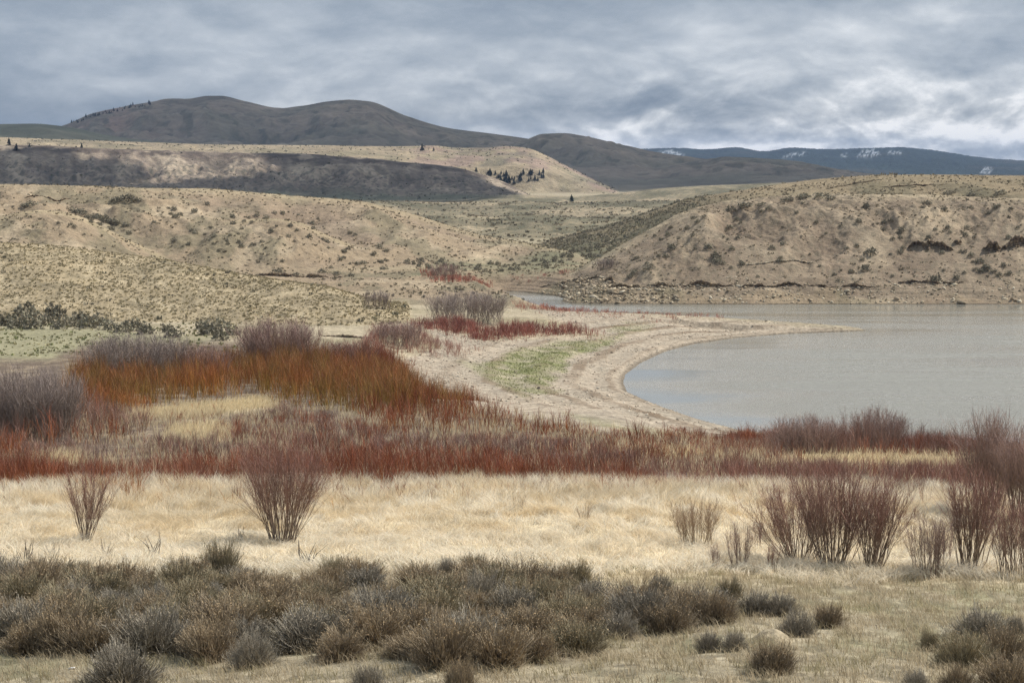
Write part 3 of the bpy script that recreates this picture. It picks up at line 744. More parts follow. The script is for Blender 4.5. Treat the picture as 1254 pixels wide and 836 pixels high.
thicket([(440, 425), (460, 405), (510, 410), (580, 432), (540, 436), (480, 432)], (200, 290), 8, 1.6, [(.36, .20, .14)], [(.34, .17, .13), (.36, .22, .17)], [(.33, .21, .17)], .055, 3, .6, 15)
thicket([(515, 335), (560, 342), (600, 350), (590, 355), (540, 348)], (380, 450), 5, 1.6, [(.40, .16, .11)], [(.38, .15, .10)], [(.35, .2, .15)], .09, 2, .4, 16)
thicket([(630, 341), (680, 338), (700, 334), (690, 342), (640, 345)], (400, 460), 4, 1.3, [(.38, .17, .12)], [(.36, .16, .12)], [(.35, .2, .16)], .09, 2, .4, 17)
thicket([(-20, 615), (230, 622), (310, 620), (470, 624), (470, 606), (230, 606), (-20, 604)], (58, 74), 5, 1.15, OR_L, OR_M, RD_M, .02, 4, .9, 18)
thicket([(760, 690), (820, 694), (900, 700), (960, 700), (960, 690), (830, 684)], (42, 58), 9, .45, RD_M, [(.42, .22, .15)], [(.45, .27, .19)], .012, 4, .8, 19, twigs=1)
thicket([(820, 612), (1254, 612), (1254, 632), (1000, 640), (820, 622)], (54, 72), 2.2, .9, RD_M, PU_M, PU_T, .018, 4, .9, 20)
tag(link('willow_thicket', pile.mesh('willow_thicket', M['wand'])), kind='stuff')
pile = None

# ------------------------------------------------------------------ plants built one by one
def tubes(paths, radii, cols, sides=3):
    """paths (n,k,3), radii (n,k), cols (n,k,3)"""
    n, k, _ = paths.shape
    ang = np.arange(sides) * 2 * PI / sides
    off = np.stack([np.cos(ang), np.sin(ang), 0 * ang], -1)
    v = paths[:, :, None, :] + radii[:, :, None, None] * off[None, None]
    c = np.repeat(cols[:, :, None, :], sides, 2)
    b = (np.arange(n) * k * sides)[:, None, None, None] + (np.arange(k - 1) * sides)[None, :, None, None]
    s = np.arange(sides); s2 = (s + 1) % sides
    q = np.stack([s, s2, s2 + sides, s + sides], -1)[None, None]
    return v.reshape(-1, 3).astype(np.float32), (b + q).reshape(-1, 4), None, c.reshape(-1, 3).astype(np.float32)

def ribbons(paths, widths, cols):
    n, k, _ = paths.shape
    yaw = rng.uniform(0, PI, n)
    o = np.stack([np.cos(yaw), np.sin(yaw), 0 * yaw], -1)[:, None] * widths[..., None] * .5
    v = np.stack([paths - o, paths + o], 2)
    c = np.repeat(cols[:, :, None, :], 2, 2)
    b = (np.arange(n) * k * 2)[:, None, None] + (np.arange(k - 1) * 2)[None, :, None]
    q = (b + np.array([0, 1, 3, 2])[None, None]).reshape(-1, 4)
    return v.reshape(-1, 3).astype(np.float32), q, None, c.reshape(-1, 3).astype(np.float32)

def ramp(cols, t):
    """cols list of colours over t in 0..1"""
    cols = np.asarray(cols, np.float32); xs = np.linspace(0, 1, len(cols))
    return np.stack([np.interp(t, xs, cols[:, i]) for i in range(3)], -1)

def willow(height, width, stems, twigs, base_r, cols, r0=.018, tw=.011, openness=.35, flat_top=.25, lean=0.0, seed=0):
    """a multi-stemmed willow: stems mesh and twigs mesh"""
    tw *= .6; twigs = int(twigs * 2.0)
    n = stems
    az = rng.uniform(0, 2 * PI, n); q = np.sqrt(rng.random(n))
    br = base_r * np.sqrt(rng.random(n))
    b = np.stack([np.cos(az) * br, np.sin(az) * br, np.full(n, -.06)], -1)
    hh = height * (1 - (1 - flat_top) * .5 * q**2.2) * rng.uniform(.78, 1.02, n)
    rad = width * .5 * q * rng.uniform(.8, 1.05, n)
    tip = np.stack([np.cos(az) * rad + lean * hh, np.sin(az) * rad, hh], -1) + rng.normal(0, .055, (n, 3)) * height * np.array([1, 1, .5])
    ctl = b * .6 + tip * (openness + .10) * np.array([1, 1, 0]) + np.array([0, 0, 1.0]) * (hh * .5)[:, None]
    k = 6; t = np.linspace(0, 1, k)[None, :, None]
    path = (1-t)**2 * b[:, None] + 2 * t * (1-t) * ctl[:, None] + t**2 * tip[:, None]
    path[:, 1:] += np.cumsum(rng.normal(0, .015 * height, (n, k - 1, 3)), 1) * np.array([1, 1, .4])
    rr = r0 * .62 * np.linspace(1, .25, k)[None] * rng.uniform(.6, 1.3, (n, 1))
    jit = rng.uniform(.8, 1.2, (n, 1, 1))
    cc = ramp(cols, np.linspace(0, .75, k))[None] * jit
    S = Pile(); S.add(*tubes(path, rr, cc))
    fk = np.repeat(np.arange(n), 2); fi = rng.integers(1, 4, 2 * n)
    f0 = path[fk, fi]; f3 = path[fk, -1] + rng.normal(0, .11, (2 * n, 3)) * height * np.array([1, 1, .6]); f3[:, 2] = np.clip(f3[:, 2], height * .3, height)
    f1 = lerp(f0, f3, .4) + rng.normal(0, .022 * height, (2 * n, 3)); f2 = lerp(f0, f3, .72) + rng.normal(0, .022 * height, (2 * n, 3))
    fp = np.stack([f0, f1, f2, f3], 1)
    S.add(*tubes(fp, (rr[fk, fi] * .75)[:, None] * np.array([1, .8, .55, .25])[None], ramp(cols, np.linspace(.25, .8, 4))[None] * jit[fk]))
    # twigs leave the stems at a narrow angle and point upward
    m = n * twigs
    si = np.repeat(np.arange(n), twigs); f = rng.uniform(.28, .98, m) ** .8
    i = np.clip((f * (k - 1)).astype(int), 0, k - 2); fr = (f * (k - 1) - i)[:, None]
    st = path[si, i] * (1 - fr) + path[si, i + 1] * fr
    d = path[si, i + 1] - path[si, i]; d /= np.linalg.norm(d, axis=1, keepdims=True) + 1e-9
    d = d + rng.normal(0, .55, (m, 3)) + np.array([0, 0, .10]); d /= np.linalg.norm(d, axis=1, keepdims=True)
    ln = height * rng.uniform(.10, .30, m) * (1.15 - .5 * f)
    e = st + d * ln[:, None] + np.array([0, 0, 1]) * (ln * .12)[:, None]
    mid = (st + e) / 2 + rng.normal(0, .03, (m, 3)) * ln[:, None]
    tp = np.stack([st, mid, e], 1)
    T = Pile()
    tc_ = ramp(cols, np.clip(f[:, None] * .6 + np.array([.15, .3, .45])[None], 0, 1)) * rng.uniform(.75, 1.25, (m, 1, 1))
    T.add(*ribbons(tp, tw * np.array([1, .8, .35])[None] * rng.uniform(.7, 1.2, (m, 1)), tc_))
    # sub-twigs
    g = rng.random(m) < .75
    s2 = mid[g]; d2 = d[g] + rng.normal(0, .4, (g.sum(), 3)); d2 /= np.linalg.norm(d2, axis=1, keepdims=True)
    e2 = s2 + d2 * (ln[g] * rng.uniform(.3, .7, g.sum()))[:, None]
    c2 = ramp(cols, np.clip(f[g][:, None] * .6 + np.array([.35, .45])[None], 0, 1)) * rng.uniform(.75, 1.25, (g.sum(), 1, 1))
    T.add(*ribbons(np.stack([s2, e2], 1), tw * np.array([.75, .3])[None] * np.ones((g.sum(), 1)), c2))
    return S.mesh('stems', M['twig']), T.mesh('twigs', M['wand'])

RED = [(0.176, 0.145, 0.119), (0.207, 0.150, 0.114), (0.211, 0.119, 0.092), (0.216, 0.106, 0.084)]
DARK = [(0.176, 0.145, 0.110), (0.211, 0.154, 0.114), (0.233, 0.132, 0.101), (0.246, 0.128, 0.101)]
TAN = [(.25, .205, .145), (.30, .23, .15), (.33, .235, .155), (.36, .26, .18)]
MAUVE = [(.16, .13, .10), (.20, .16, .13), (.26, .21, .18), (.32, .26, .23)]
ROSE = [(.18, .14, .105), (.22, .155, .12), (.26, .175, .145), (.29, .20, .17)]

def put_willow(px, py, hpx, wpx, stems, twigs, cols, label, group=None, base=.25, r0=.018, tw=.011, op=.35, ft=.25, lean=0., rmin=20, rmax=600):
    x, y, z, r = hit(px, py, rmin, rmax)
    s = r / F
    a, b_ = willow(hpx * s, wpx * s, stems, twigs, wpx * s * base, cols, r0, tw, op, ft, lean)
    o = link('willow_shrub', None, loc=(x, y, z))
    link('stems', a, o); link('twigs', b_, o)
    return tag(o, label, 'shrub', group)

GW = 'bare willow shrubs standing in the straw grass'
put_willow(105, 663, 98, 88, 26, 18, RED, 'small open bare willow at left, thin dark stems fanning up from straw', GW, .05, .020, .011, .3, .4, rmax=80)
put_willow(345, 666, 138, 146, 64, 24, RED, 'large vase-shaped bare willow with red-brown crown left of centre in straw', GW, .10, .024, .011, .32, .4, rmax=80)
put_willow(978, 690, 106, 150, 62, 18, DARK, 'spreading dark willow, left part of the big clump on the right', GW, .10, .018, .010, .35, .35, rmax=80)
put_willow(1020, 696, 136, 124, 66, 20, DARK, 'tallest dense dark willow in the middle of the right clump', GW, .12, .019, .010, .3, .5, rmax=80)
put_willow(1067, 698, 120, 96, 52, 18, DARK, 'leaning dark willow at the right side of the big clump', GW, .12, .018, .010, .3, .5, lean=.10, rmax=80)
put_willow(853, 672, 66, 78, 60, 12, TAN, 'tan twiggy willow left of the big dark clump', GW, .3, .011, .009, .3, .4, rmax=80)
put_willow(905, 697, 62, 38, 26, 9, ROSE, 'low reddish twig shrub just left of the dark willow clump', GW, .25, .010, .008, .3, .4, rmax=80)
put_willow(876, 697, 36, 18, 14, 6, ROSE, 'short red twig tuft left of the low reddish twig shrub', GW, .25, .009, .008, .3, .4, rmax=80)
put_willow(945, 700, 40, 22, 14, 7, DARK, 'thin knee-high twig sprig at the left foot of the big dark clump', GW, .25, .010, .008, .3, .4, rmax=80)
put_willow(928, 672, 40, 24, 14, 7, ROSE, 'thin pale-red sprig behind the low reddish twig shrub', GW, .25, .010, .008, .3, .4, rmax=80)
put_willow(1136, 706, 82, 64, 44, 12, ROSE, 'low rosy willow standing alone right of the big dark clump', GW, .25, .012, .009, .3, .4, rmax=80)
put_willow(1161, 690, 55, 22, 14, 7, ROSE, 'small pale twig shrub between the low rosy willow and the narrow dark willow', GW, .25, .010, .008, .3, .4, rmax=80)
put_willow(1186, 702, 138, 92, 40, 20, DARK, 'narrow dark willow with bare trunk-like foot near the right edge', GW, .13, .021, .010, .32, .5, lean=.03, rmax=80)
put_willow(1212, 630, 124, 74, 70, 16, ROSE, 'tall rosy-grey upright willow rising against the lake at the right', GW, .22, .020, .013, .25, .7, rmax=90)
put_willow(1246, 706, 94, 84, 48, 16, DARK, 'broad dark willow cut by the right picture edge, nearest of the two there', GW, .3, .016, .010, .28, .6, rmax=80)
put_willow(1256, 640, 114, 80, 70, 18, ROSE, 'reddish tall willow cut by the right picture edge, behind the broad dark one', GW, .22, .018, .012, .28, .5, rmax=90)
put_willow(716, 642, 30, 26, 12, 8, TAN, 'tiny bare sprig standing alone in the middle of the straw', GW, .15, .009, .008, .3, .4, rmax=80)
put_willow(634, 628, 26, 30, 10, 5, TAN, 'tiny faint tan sprig left of the lone bare sprig in the straw', GW, .2, .008, .007, .3, .4, rmax=80)
GT = 'tall willow domes in the red thicket'
put_willow(40, 545, 92, 142, 330, 12, MAUVE, 'big grey-purple willow dome at the left picture edge', GT, .36, .026, .028, .28, .5, rmin=80, rmax=200)
put_willow(168, 470, 62, 150, 300, 9, MAUVE, 'wide mauve willow dome behind the orange thicket', GT, .42, .03, .038, .25, .5, rmin=130, rmax=262)
put_willow(338, 452, 62, 118, 300, 9, ROSE, 'tall rosy willow dome at the back of the orange thicket', GT, .38, .032, .042, .25, .45, rmin=150, rmax=262)
put_willow(246, 468, 46, 90, 150, 8, ROSE, 'lower rosy willow between the two mauve and rosy domes', GT, .4, .03, .038, .25, .5, rmin=130, rmax=262)
put_willow(420, 452, 36, 100, 160, 8, RED, 'low dark red willow right of the tall rosy dome', GT, .42, .03, .04, .25, .6, rmin=150, rmax=262)
put_willow(572, 396, 40, 112, 300, 8, MAUVE, 'grey-mauve willow dome above the crimson thicket by the water', GT, .42, .04, .05, .2, .6, rmin=200, rmax=330)
put_willow(488, 424, 32, 70, 130, 8, ROSE, 'rosy willow left of the crimson thicket near the driftwood', GT, .42, .04, .045, .25, .5, rmin=200, rmax=300)
put_willow(462, 377, 22, 44, 70, 6, MAUVE, 'small grey willow on the flat behind the tan hillside', GT, .4, .05, .06, .25, .5, rmin=260, rmax=420)
put_willow(545, 342, 20, 46, 80, 6, ROSE, 'far rosy willow by the creek mouth', GT, .4, .06, .08, .25, .5, rmin=370, rmax=470)
put_willow(742, 336, 14, 40, 50, 6, MAUVE, 'far grey willow under the dark brushy slope', GT, .4, .06, .08, .25, .5, rmin=390, rmax=470)
put_willow(985, 558, 50, 104, 170, 9, ROSE, 'wide purple-grey willow against the lake', GT, .4, .024, .022, .25, .5, rmin=80, rmax=180)
put_willow(1076, 557, 58, 78, 150, 10, ROSE, 'taller purple-grey willow dome against the lake, right of the wide one', GT, .3, .024, .022, .28, .45, rmin=80, rmax=180)
put_willow(1144, 560, 30, 40, 50, 8, RED, 'small red willow against the lake, right of the purple-grey domes', GT, .3, .022, .022, .28, .45, rmin=80, rmax=180)

# --- rabbitbrush and sagebrush of the foreground
def brush(width, height, twig_n, cols, head_cols, head_n, seed):
    S = Pile(); H = Pile()
    lump = lambda az: 1 + .16 * np.sin(az * 3 + seed) + .10 * np.sin(az * 5 + seed * 2.3)
    def dirs(n, lo=.05):
        az = rng.uniform(0, 2 * PI, n); u_ = rng.uniform(lo, 1, n) ** .8
        el = np.arcsin(u_ * .98)
        R_ = lump(az)
        return np.stack([np.cos(el) * np.cos(az) * width * .5 * R_, np.cos(el) * np.sin(az) * width * .5 * R_, np.sin(el) * height * (1 + .12 * np.sin(az * 4 + seed))], -1)
    # woody limbs
    n = 26; t_ = dirs(n); b = np.stack([rng.normal(0, width * .05, n), rng.normal(0, width * .05, n), np.full(n, -.05)], -1)
    tt = np.linspace(0, 1, 4)[None, :, None]
    ctl = t_ * .35 + np.array([0, 0, .1 * height])
    p = (1-tt)**2 * b[:, None] + 2 * tt * (1-tt) * ctl[:, None] + tt**2 * (t_ * .75)[:, None]
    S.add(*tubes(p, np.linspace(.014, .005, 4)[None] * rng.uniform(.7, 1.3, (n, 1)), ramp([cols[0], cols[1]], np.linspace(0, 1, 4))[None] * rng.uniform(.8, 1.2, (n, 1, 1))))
    # fine twigs that stand up from the limbs to the dome surface
    n = twig_n; e = dirs(n); qd = e / np.array([width, width, height]); rag = 1 + .17 * np.sin(qd[:, :1] * 11 + seed * 3) * np.sin(qd[:, 1:2] * 9 - seed) + .14 * np.sin(qd[:, :1] * 21 - qd[:, 1:2] * 17 + qd[:, 2:] * 13 + seed); e = e * rag * rng.uniform(.66, 1.08, (n, 1))
    s = e * rng.uniform(.25, .62, (n, 1)) + rng.normal(0, .03, (n, 3)) - np.array([0, 0, .04])
    s[:, 2] = np.maximum(s[:, 2], 0)
    mid = (s + e) / 2 + rng.normal(0, .025, (n, 3)) + np.array([0, 0, -.02]) * 1
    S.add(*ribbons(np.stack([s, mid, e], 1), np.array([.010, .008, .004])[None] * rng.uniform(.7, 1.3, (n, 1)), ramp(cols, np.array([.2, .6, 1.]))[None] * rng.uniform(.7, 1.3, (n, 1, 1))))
    # twig ends: little upright sprays
    m = twig_n * 2; k = rng.integers(0, n, m)
    s2 = lerp(mid[k], e[k], rng.uniform(0, 1, (m, 1)))
    d2 = e[k] - s[k]; d2 /= np.linalg.norm(d2, axis=1, keepdims=True) + 1e-9
    d2 = d2 * .7 + rng.normal(0, .4, (m, 3)) + np.array([0, 0, .55]); d2 /= np.linalg.norm(d2, axis=1, keepdims=True)
    e2 = s2 + d2 * rng.uniform(.04, .10, (m, 1))
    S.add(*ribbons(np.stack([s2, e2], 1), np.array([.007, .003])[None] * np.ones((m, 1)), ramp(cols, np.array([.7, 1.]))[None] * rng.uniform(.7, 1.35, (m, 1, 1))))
    # dried heads: tiny tilted flakes at the twig ends
    top = np.nonzero(e2[:, 2] > height * .68)[0]
    k = rng.choice(top, min(head_n, len(top)), replace=head_n > len(top))
    c = e2[k] + rng.normal(0, .012, (len(k), 3)); sz = rng.uniform(.006, .0115, (len(k), 1))
    a1 = rng.normal(0, 1, (len(k), 3)); a1 /= np.linalg.norm(a1, axis=1, keepdims=True); a2 = np.cross(a1, rng.normal(0, 1, (len(k), 3))); a2 /= np.linalg.norm(a2, axis=1, keepdims=True)
    v = np.stack([c - a1 * sz, c + a2 * sz * .7, c + a1 * sz, c - a2 * sz * .7], 1).reshape(-1, 3).astype(np.float32)
    hc = np.repeat(palette(head_cols, len(k), .2)[:, None], 4, 1).reshape(-1, 3)
    H.add(v, np.arange(len(k) * 4).reshape(-1, 4), None, hc)
    return S.mesh('branches', M['twig']), H.mesh('flower_heads', M['heads'])

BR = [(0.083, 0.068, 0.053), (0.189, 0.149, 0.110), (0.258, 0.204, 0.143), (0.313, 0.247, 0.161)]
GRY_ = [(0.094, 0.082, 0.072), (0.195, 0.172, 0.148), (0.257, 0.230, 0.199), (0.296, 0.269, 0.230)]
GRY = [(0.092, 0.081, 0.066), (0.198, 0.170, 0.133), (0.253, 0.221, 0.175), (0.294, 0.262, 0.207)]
OLV = [(0.092, 0.077, 0.057), (0.189, 0.158, 0.109), (0.253, 0.213, 0.140), (0.304, 0.262, 0.170)]
HB = [(0.356, 0.254, 0.146), (0.400, 0.292, 0.167), (0.292, 0.216, 0.135)]; HG = [(.28, .235, .18), (.31, .26, .20)]
protos = []
for i in range(10):
    kind = ['brown', 'grey', 'brown', 'olive', 'brown', 'grey', 'olive', 'brown', 'grey', 'brown'][i]
    w = 1.0; h = [.55, .5, .62, .6, .52, .46, .72, .58, .6, .5][i]
    protos.append((kind, h, brush(w, h, 1500, {'brown': BR, 'grey': GRY, 'olive': OLV}[kind], HB if kind != 'grey' else HG, {'brown': 2600, 'grey': 500, 'olive': 1100}[kind], 1.7 * i + .4)))

def put_brush(px, py, wpx, hpx, kind, label, group):
    x, y, z, r = hit(px, py, 15, 80)
    s = r / F
    cand = [p for p in protos if p[0] == kind] or protos
    p = cand[int(rng.integers(0, len(cand)))]
    sw = wpx * s
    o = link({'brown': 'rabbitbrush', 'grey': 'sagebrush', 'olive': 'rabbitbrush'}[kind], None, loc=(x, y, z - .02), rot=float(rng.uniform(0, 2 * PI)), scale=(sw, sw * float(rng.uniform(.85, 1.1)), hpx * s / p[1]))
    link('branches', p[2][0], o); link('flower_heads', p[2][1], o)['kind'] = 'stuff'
    return tag(o, label, 'shrub', group)

GB = 'rabbitbrush and sagebrush of the foreground'
for (px, py, w, h, k, lab) in (
    (74, 797, 88, 58, 'brown', 'round rabbitbrush with dark hollow foot at lower left'),
    (150, 840, 116, 54, 'grey', 'wide grey sagebrush at the bottom edge right of the white stone'),
    (270, 708, 60, 46, 'olive', 'upright olive brush standing out of the straw above the dense belt'),
    (95, 704, 30, 18, 'olive', 'small olive brush in the straw at the upper left of the belt'),
    (220, 706, 40, 24, 'grey', 'low grey brush left of the upright olive brush'),
    (258, 806, 84, 50, 'brown', 'brown rabbitbrush with orange-tan heads at the lower edge of the belt'),
    (308, 816, 60, 44, 'grey', 'pale-twigged bush beside the orange-headed rabbitbrush'),
    (450, 845, 52, 32, 'grey', 'grey bush cut by the bottom edge, left of centre'),
    (563, 845, 46, 40, 'brown', 'small tan-topped bush cut by the bottom edge, near the middle'),
    (590, 742, 66, 44, 'grey', 'large silvery sagebrush fan in the upper part of the belt'),
    (545, 815, 100, 64, 'brown', 'big brown rabbitbrush at the lower middle of the belt'),
    (808, 729, 34, 29, 'grey', 'single dark bush standing alone in the straw right of the belt'),
    (893, 733, 42, 26, 'olive', 'olive-topped bush at the upper right end of the belt'),
    (876, 761, 64, 38, 'brown', 'low brown bush below the olive-topped one'),
    (926, 754, 60, 32, 'grey', 'grey bush touching the right end of the belt'),
    (955, 754, 50, 30, 'grey', 'grey round bush, farthest right of the belt'),
    (868, 797, 38, 26, 'grey', 'small ragged grey bush in the sod, left of a pair'),
    (899, 796, 38, 26, 'grey', 'small ragged grey bush in the sod, right of a pair'),
    (976, 779, 54, 32, 'grey', 'dark low bush beside the pale mound'),
    (1014, 767, 48, 30, 'brown', 'tan-topped bush right of the dark low bush'),
    (945, 824, 70, 40, 'brown', 'round brown rabbitbrush alone in the sod below the pale mound'),
    (1200, 781, 78, 36, 'grey', 'dark grey sagebrush at the top of the lower right clump'),
    (1242, 778, 34, 26, 'grey', 'dark grey bush right of the clump-top sagebrush'),
    (1176, 818, 80, 46, 'olive', 'olive rabbitbrush on the left flank of the lower right clump'),
    (1228, 812, 74, 46, 'brown', 'brown rabbitbrush filling the lower right clump'),
    (1232, 846, 90, 46, 'brown', 'orange-brown rabbitbrush in the bottom right corner'),
    (1122, 846, 44, 28, 'grey', 'grey bush cut by the bottom edge at the right'),
    (1172, 846, 50, 32, 'brown', 'tan bush cut by the bottom edge left of the corner rabbitbrush'),
    (1138, 796, 34, 26, 'olive', 'small grey-green bush left of the lower right clump'),
    (10, 712, 24, 24, 'olive', 'olive bush at the left edge above the belt'),
    (548, 706, 34, 24, 'grey', 'dark spiky bush top at the upper edge of the belt, near centre'),
    (580, 706, 44, 30, 'olive', 'olive bush right of the dark spiky bush top'),
    (705, 722, 60, 38, 'olive', 'olive-brown bush at the top of the belt right of centre'),
    (410, 712, 44, 32, 'olive', 'yellowish upright bush at the top of the belt left of centre'),
):
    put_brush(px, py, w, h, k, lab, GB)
belt = [(-30, 800), (-30, 712), (60, 715), (200, 716), (330, 716), (480, 712), (620, 716), (760, 738), (900, 752), (860, 770), (750, 782), (700, 806), (600, 815), (420, 806), (230, 804), (90, 800)]
pts = []
tries = 0
while len(pts) < 118 and tries < 12000:
    tries += 1
    px, py = random.uniform(-25, 890), random.uniform(708, 815)
    if poly_sdf(np.array([px]), np.array([py]), belt)[0] < 0: continue
    sc_ = .7 + .5 * (py - 700) / 110
    if any(((px - a) / (30 * sc_))**2 + ((py - b_) / (12 * sc_))**2 < 1 for a, b_ in pts): continue
    pts.append((px, py))
for px, py in pts:
    k = random.choices(['brown', 'grey', 'olive'], [7, 3, 2])[0]
    s_ = (.75 + .42 * (py - 700) / 110) * random.uniform(.62, 1.4)
    lab = {'brown': 'brown tan-headed rabbitbrush packed into the dense brush belt across the foreground', 'grey': 'grey twiggy sagebrush packed into the dense brush belt across the foreground', 'olive': 'olive-tinged rabbitbrush packed into the dense brush belt across the foreground'}[k]
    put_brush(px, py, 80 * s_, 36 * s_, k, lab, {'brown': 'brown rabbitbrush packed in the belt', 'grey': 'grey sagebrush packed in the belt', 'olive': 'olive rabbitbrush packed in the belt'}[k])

# --- dead sprigs in the straw
sp = Pile(); n = 16
e = rng.normal(0, .16, (n, 3)) + np.array([.05, 0, .3]); b = rng.normal(0, .04, (n, 3)); b[:, 2] = 0
sp.add(*tubes(np.stack([b, (b + e) / 2 + rng.normal(0, .03, (n, 3)), e], 1), np.array([.014, .009, .003])[None] * np.ones((n, 1)), np.array([(.07, .055, .045)] * 3)[None] * rng.uniform(.7, 1.3, (n, 1, 1))))
sprig = sp.mesh('dead_sprig', M['twig'])
for px, py, s, lab in ((30, 690, 1.2, 'dead dark sprig lying in straw at the far left'), (134, 682, .9, 'dead sprig in the straw right of the small open willow'), (186, 680, 1.1, 'grey dead sprig in the straw left of the big vase-shaped willow'), (292, 662, .8, 'dark dead sprig just left of the vase-shaped willow'),
                        (380, 694, 1.3, 'forked dead sprig at the upper edge of the brush belt'), (626, 706, .8, 'small black dead sprig in straw, left of two near the middle'), (648, 699, .9, 'small brown dead sprig in straw, right of two near the middle'), (60, 684, .8, 'low dead sprig in straw left of the small open willow')):
    x, y, z, r = hit(px, py, 20, 80)
    tag(link('dead_sprig', sprig, loc=(x, y, z), rot=random.uniform(0, 6), scale=s), lab, 'twig', 'dead sprigs in the straw')

# --- shrubs dotted over the hills
def lump_shrub(seed, cols, n=200):
    az = rng.uniform(0, 2 * PI, n); el = np.arcsin(rng.uniform(0.02, 1, n)); q = rng.uniform(.55, 1.05, n) * (1 + .2 * np.sin(az * 3 + seed))
    c = np.stack([np.cos(el) * np.cos(az) * .5 * q, np.cos(el) * np.sin(az) * .5 * q, np.sin(el) * .55 * q], -1)
    a1 = rng.normal(0, 1, (n, 3)) + np.array([0, 0, .6]); a1 /= np.linalg.norm(a1, axis=1, keepdims=True)
    a2 = np.cross(a1, rng.normal(0, 1, (n, 3))); a2 /= np.linalg.norm(a2, axis=1, keepdims=True)
    s = rng.uniform(.07, .15, (n, 1))
    v = np.stack([c - a2 * s * .5, c + a2 * s * .5, c + a1 * s * 1.3], 1).reshape(-1, 3)
    pl = Pile(); pl.add(v.astype(np.float32), None, np.arange(n * 3).reshape(-1, 3), np.repeat(palette(cols, n, .2)[:, None], 3, 1).reshape(-1, 3))
    return pl.mesh('sagebrush', M['leaf'])
SG = [(.205, .185, .135), (.17, .16, .112), (.245, .213, .155)]
lumps = [lump_shrub(i, SG) for i in range(6)]
def put_lump(px, py, wpx, label, group, rmin=200, rmax=700, hs=1.0):
    x, y, z, r = hit(px, py, rmin, rmax)
    s = wpx * r / F
    o = link('sagebrush', random.choice(lumps), loc=(x, y, z - .03), rot=random.uniform(0, 6.28), scale=(s, s, s * hs))
    tag(o, label, 'shrub', group)
def sprinkle(poly, n, w, label, group, rmin, rmax, spacing=5, bias=None):
    xs = [p[0] for p in poly]; ys = [p[1] for p in poly]; got = []; tr = 0
    while len(got) < n and tr < n * 200:
        tr += 1
        px, py = random.uniform(min(xs), max(xs)), random.uniform(min(ys), max(ys))
        if poly_sdf(np.array([px]), np.array([py]), poly)[0] < 0: continue
        if perlin(np.array([px / 28.]), np.array([py / 16.]), 7)[0] < random.uniform(-.9, .25): continue
        if any(abs(px - a) < spacing and abs(py - b_) < spacing * .5 for a, b_ in got): continue
        got.append((px, py))
        put_lump(px, py, random.uniform(*w), label, group, rmin, rmax, random.uniform(.85, 1.25))
row = [(-20, 399), (8, 397), (22, 400), (40, 392), (42, 401), (60, 396), (72, 401), (84, 398), (98, 393), (108, 400), (120, 397), (134, 402), (150, 405), (166, 403), (178, 407), (205, 405), (212, 411), (248, 401), (256, 408), (272, 404), (270, 415), (285, 408), (66, 386), (30, 385)]
for px, py in row:
    put_lump(px, py + 2, random.uniform(18, 30), 'dark grey-green sagebrush in the row along the foot of the near tan slope', 'sagebrush row at the slope foot', 200, 340)
sprinkle([(700, 342), (760, 305), (840, 265), (960, 248), (1254, 250), (1254, 345), (1000, 345), (850, 338)], 95, (4.5, 9.5), 'dark sagebrush dotted over the face of the lakeside bluff', 'sagebrush on the bluff face', 345, 560)
for px, py, w in ((822, 305, 13), (868, 305, 12), (876, 316, 14), (880, 322, 12), (795, 330, 10), (776, 336, 11), (1066, 312, 16), (1060, 331, 13), (1145, 345, 16), (1200, 322, 12), (1208, 330, 11), (945, 305, 9), (1160, 280, 9)):
    put_lump(px, py, w, 'larger dark sagebrush clump on the lakeside bluff face', 'larger sagebrush on the bluff face', 345, 560)
for px, py, w in ((895, 258, 26), (912, 254, 30), (932, 252, 22), (965, 246, 26), (985, 243, 30), (1005, 242, 32), (1018, 244, 20), (1135, 250, 22), (1160, 238, 22), (1190, 240, 24), (1225, 238, 26), (850, 268, 18), (862, 266, 16)):
    put_lump(px, py, w * .62, 'low dark sagebrush patch on the upper shoulder of the bluff', 'sagebrush on the bluff shoulder', 345, 600, .6)
sprinkle([(0, 275), (140, 262), (260, 245), (380, 260), (480, 300), (460, 335), (330, 325), (200, 300), (100, 290)], 75, (4, 9), 'dark sagebrush dotted over the badland hills left of the creek', 'sagebrush on the badland hills', 330, 560)
for i in range(16):
    t = i / 15.
    put_lump(lerp(85, 150, t) + random.uniform(-4, 4), lerp(258, 278, t) + random.uniform(-2, 2), random.uniform(9, 15), 'dark sagebrush strung down a gully of the badland hills', 'sagebrush in the badland gully', 330, 560, .7)
sprinkle([(430, 318), (560, 322), (640, 318), (740, 302), (720, 320), (640, 334), (540, 332)], 50, (5, 10), 'grey-green brush massed along the creek below the badland hills', 'brush along the creek', 390, 620, 6)
for px, py, w in ((340, 334, 18), (362, 338, 14), (395, 334, 16), (412, 336, 13), (430, 338, 12), (470, 330, 14), (155, 246, 26), (140, 247, 18), (168, 247, 16), (38, 252, 20), (30, 253, 14)):
    put_lump(px, py, w * .8, 'grey-green sagebrush patch on a bench of the left hills', 'sagebrush on the left hill benches', 300, 560, .7)

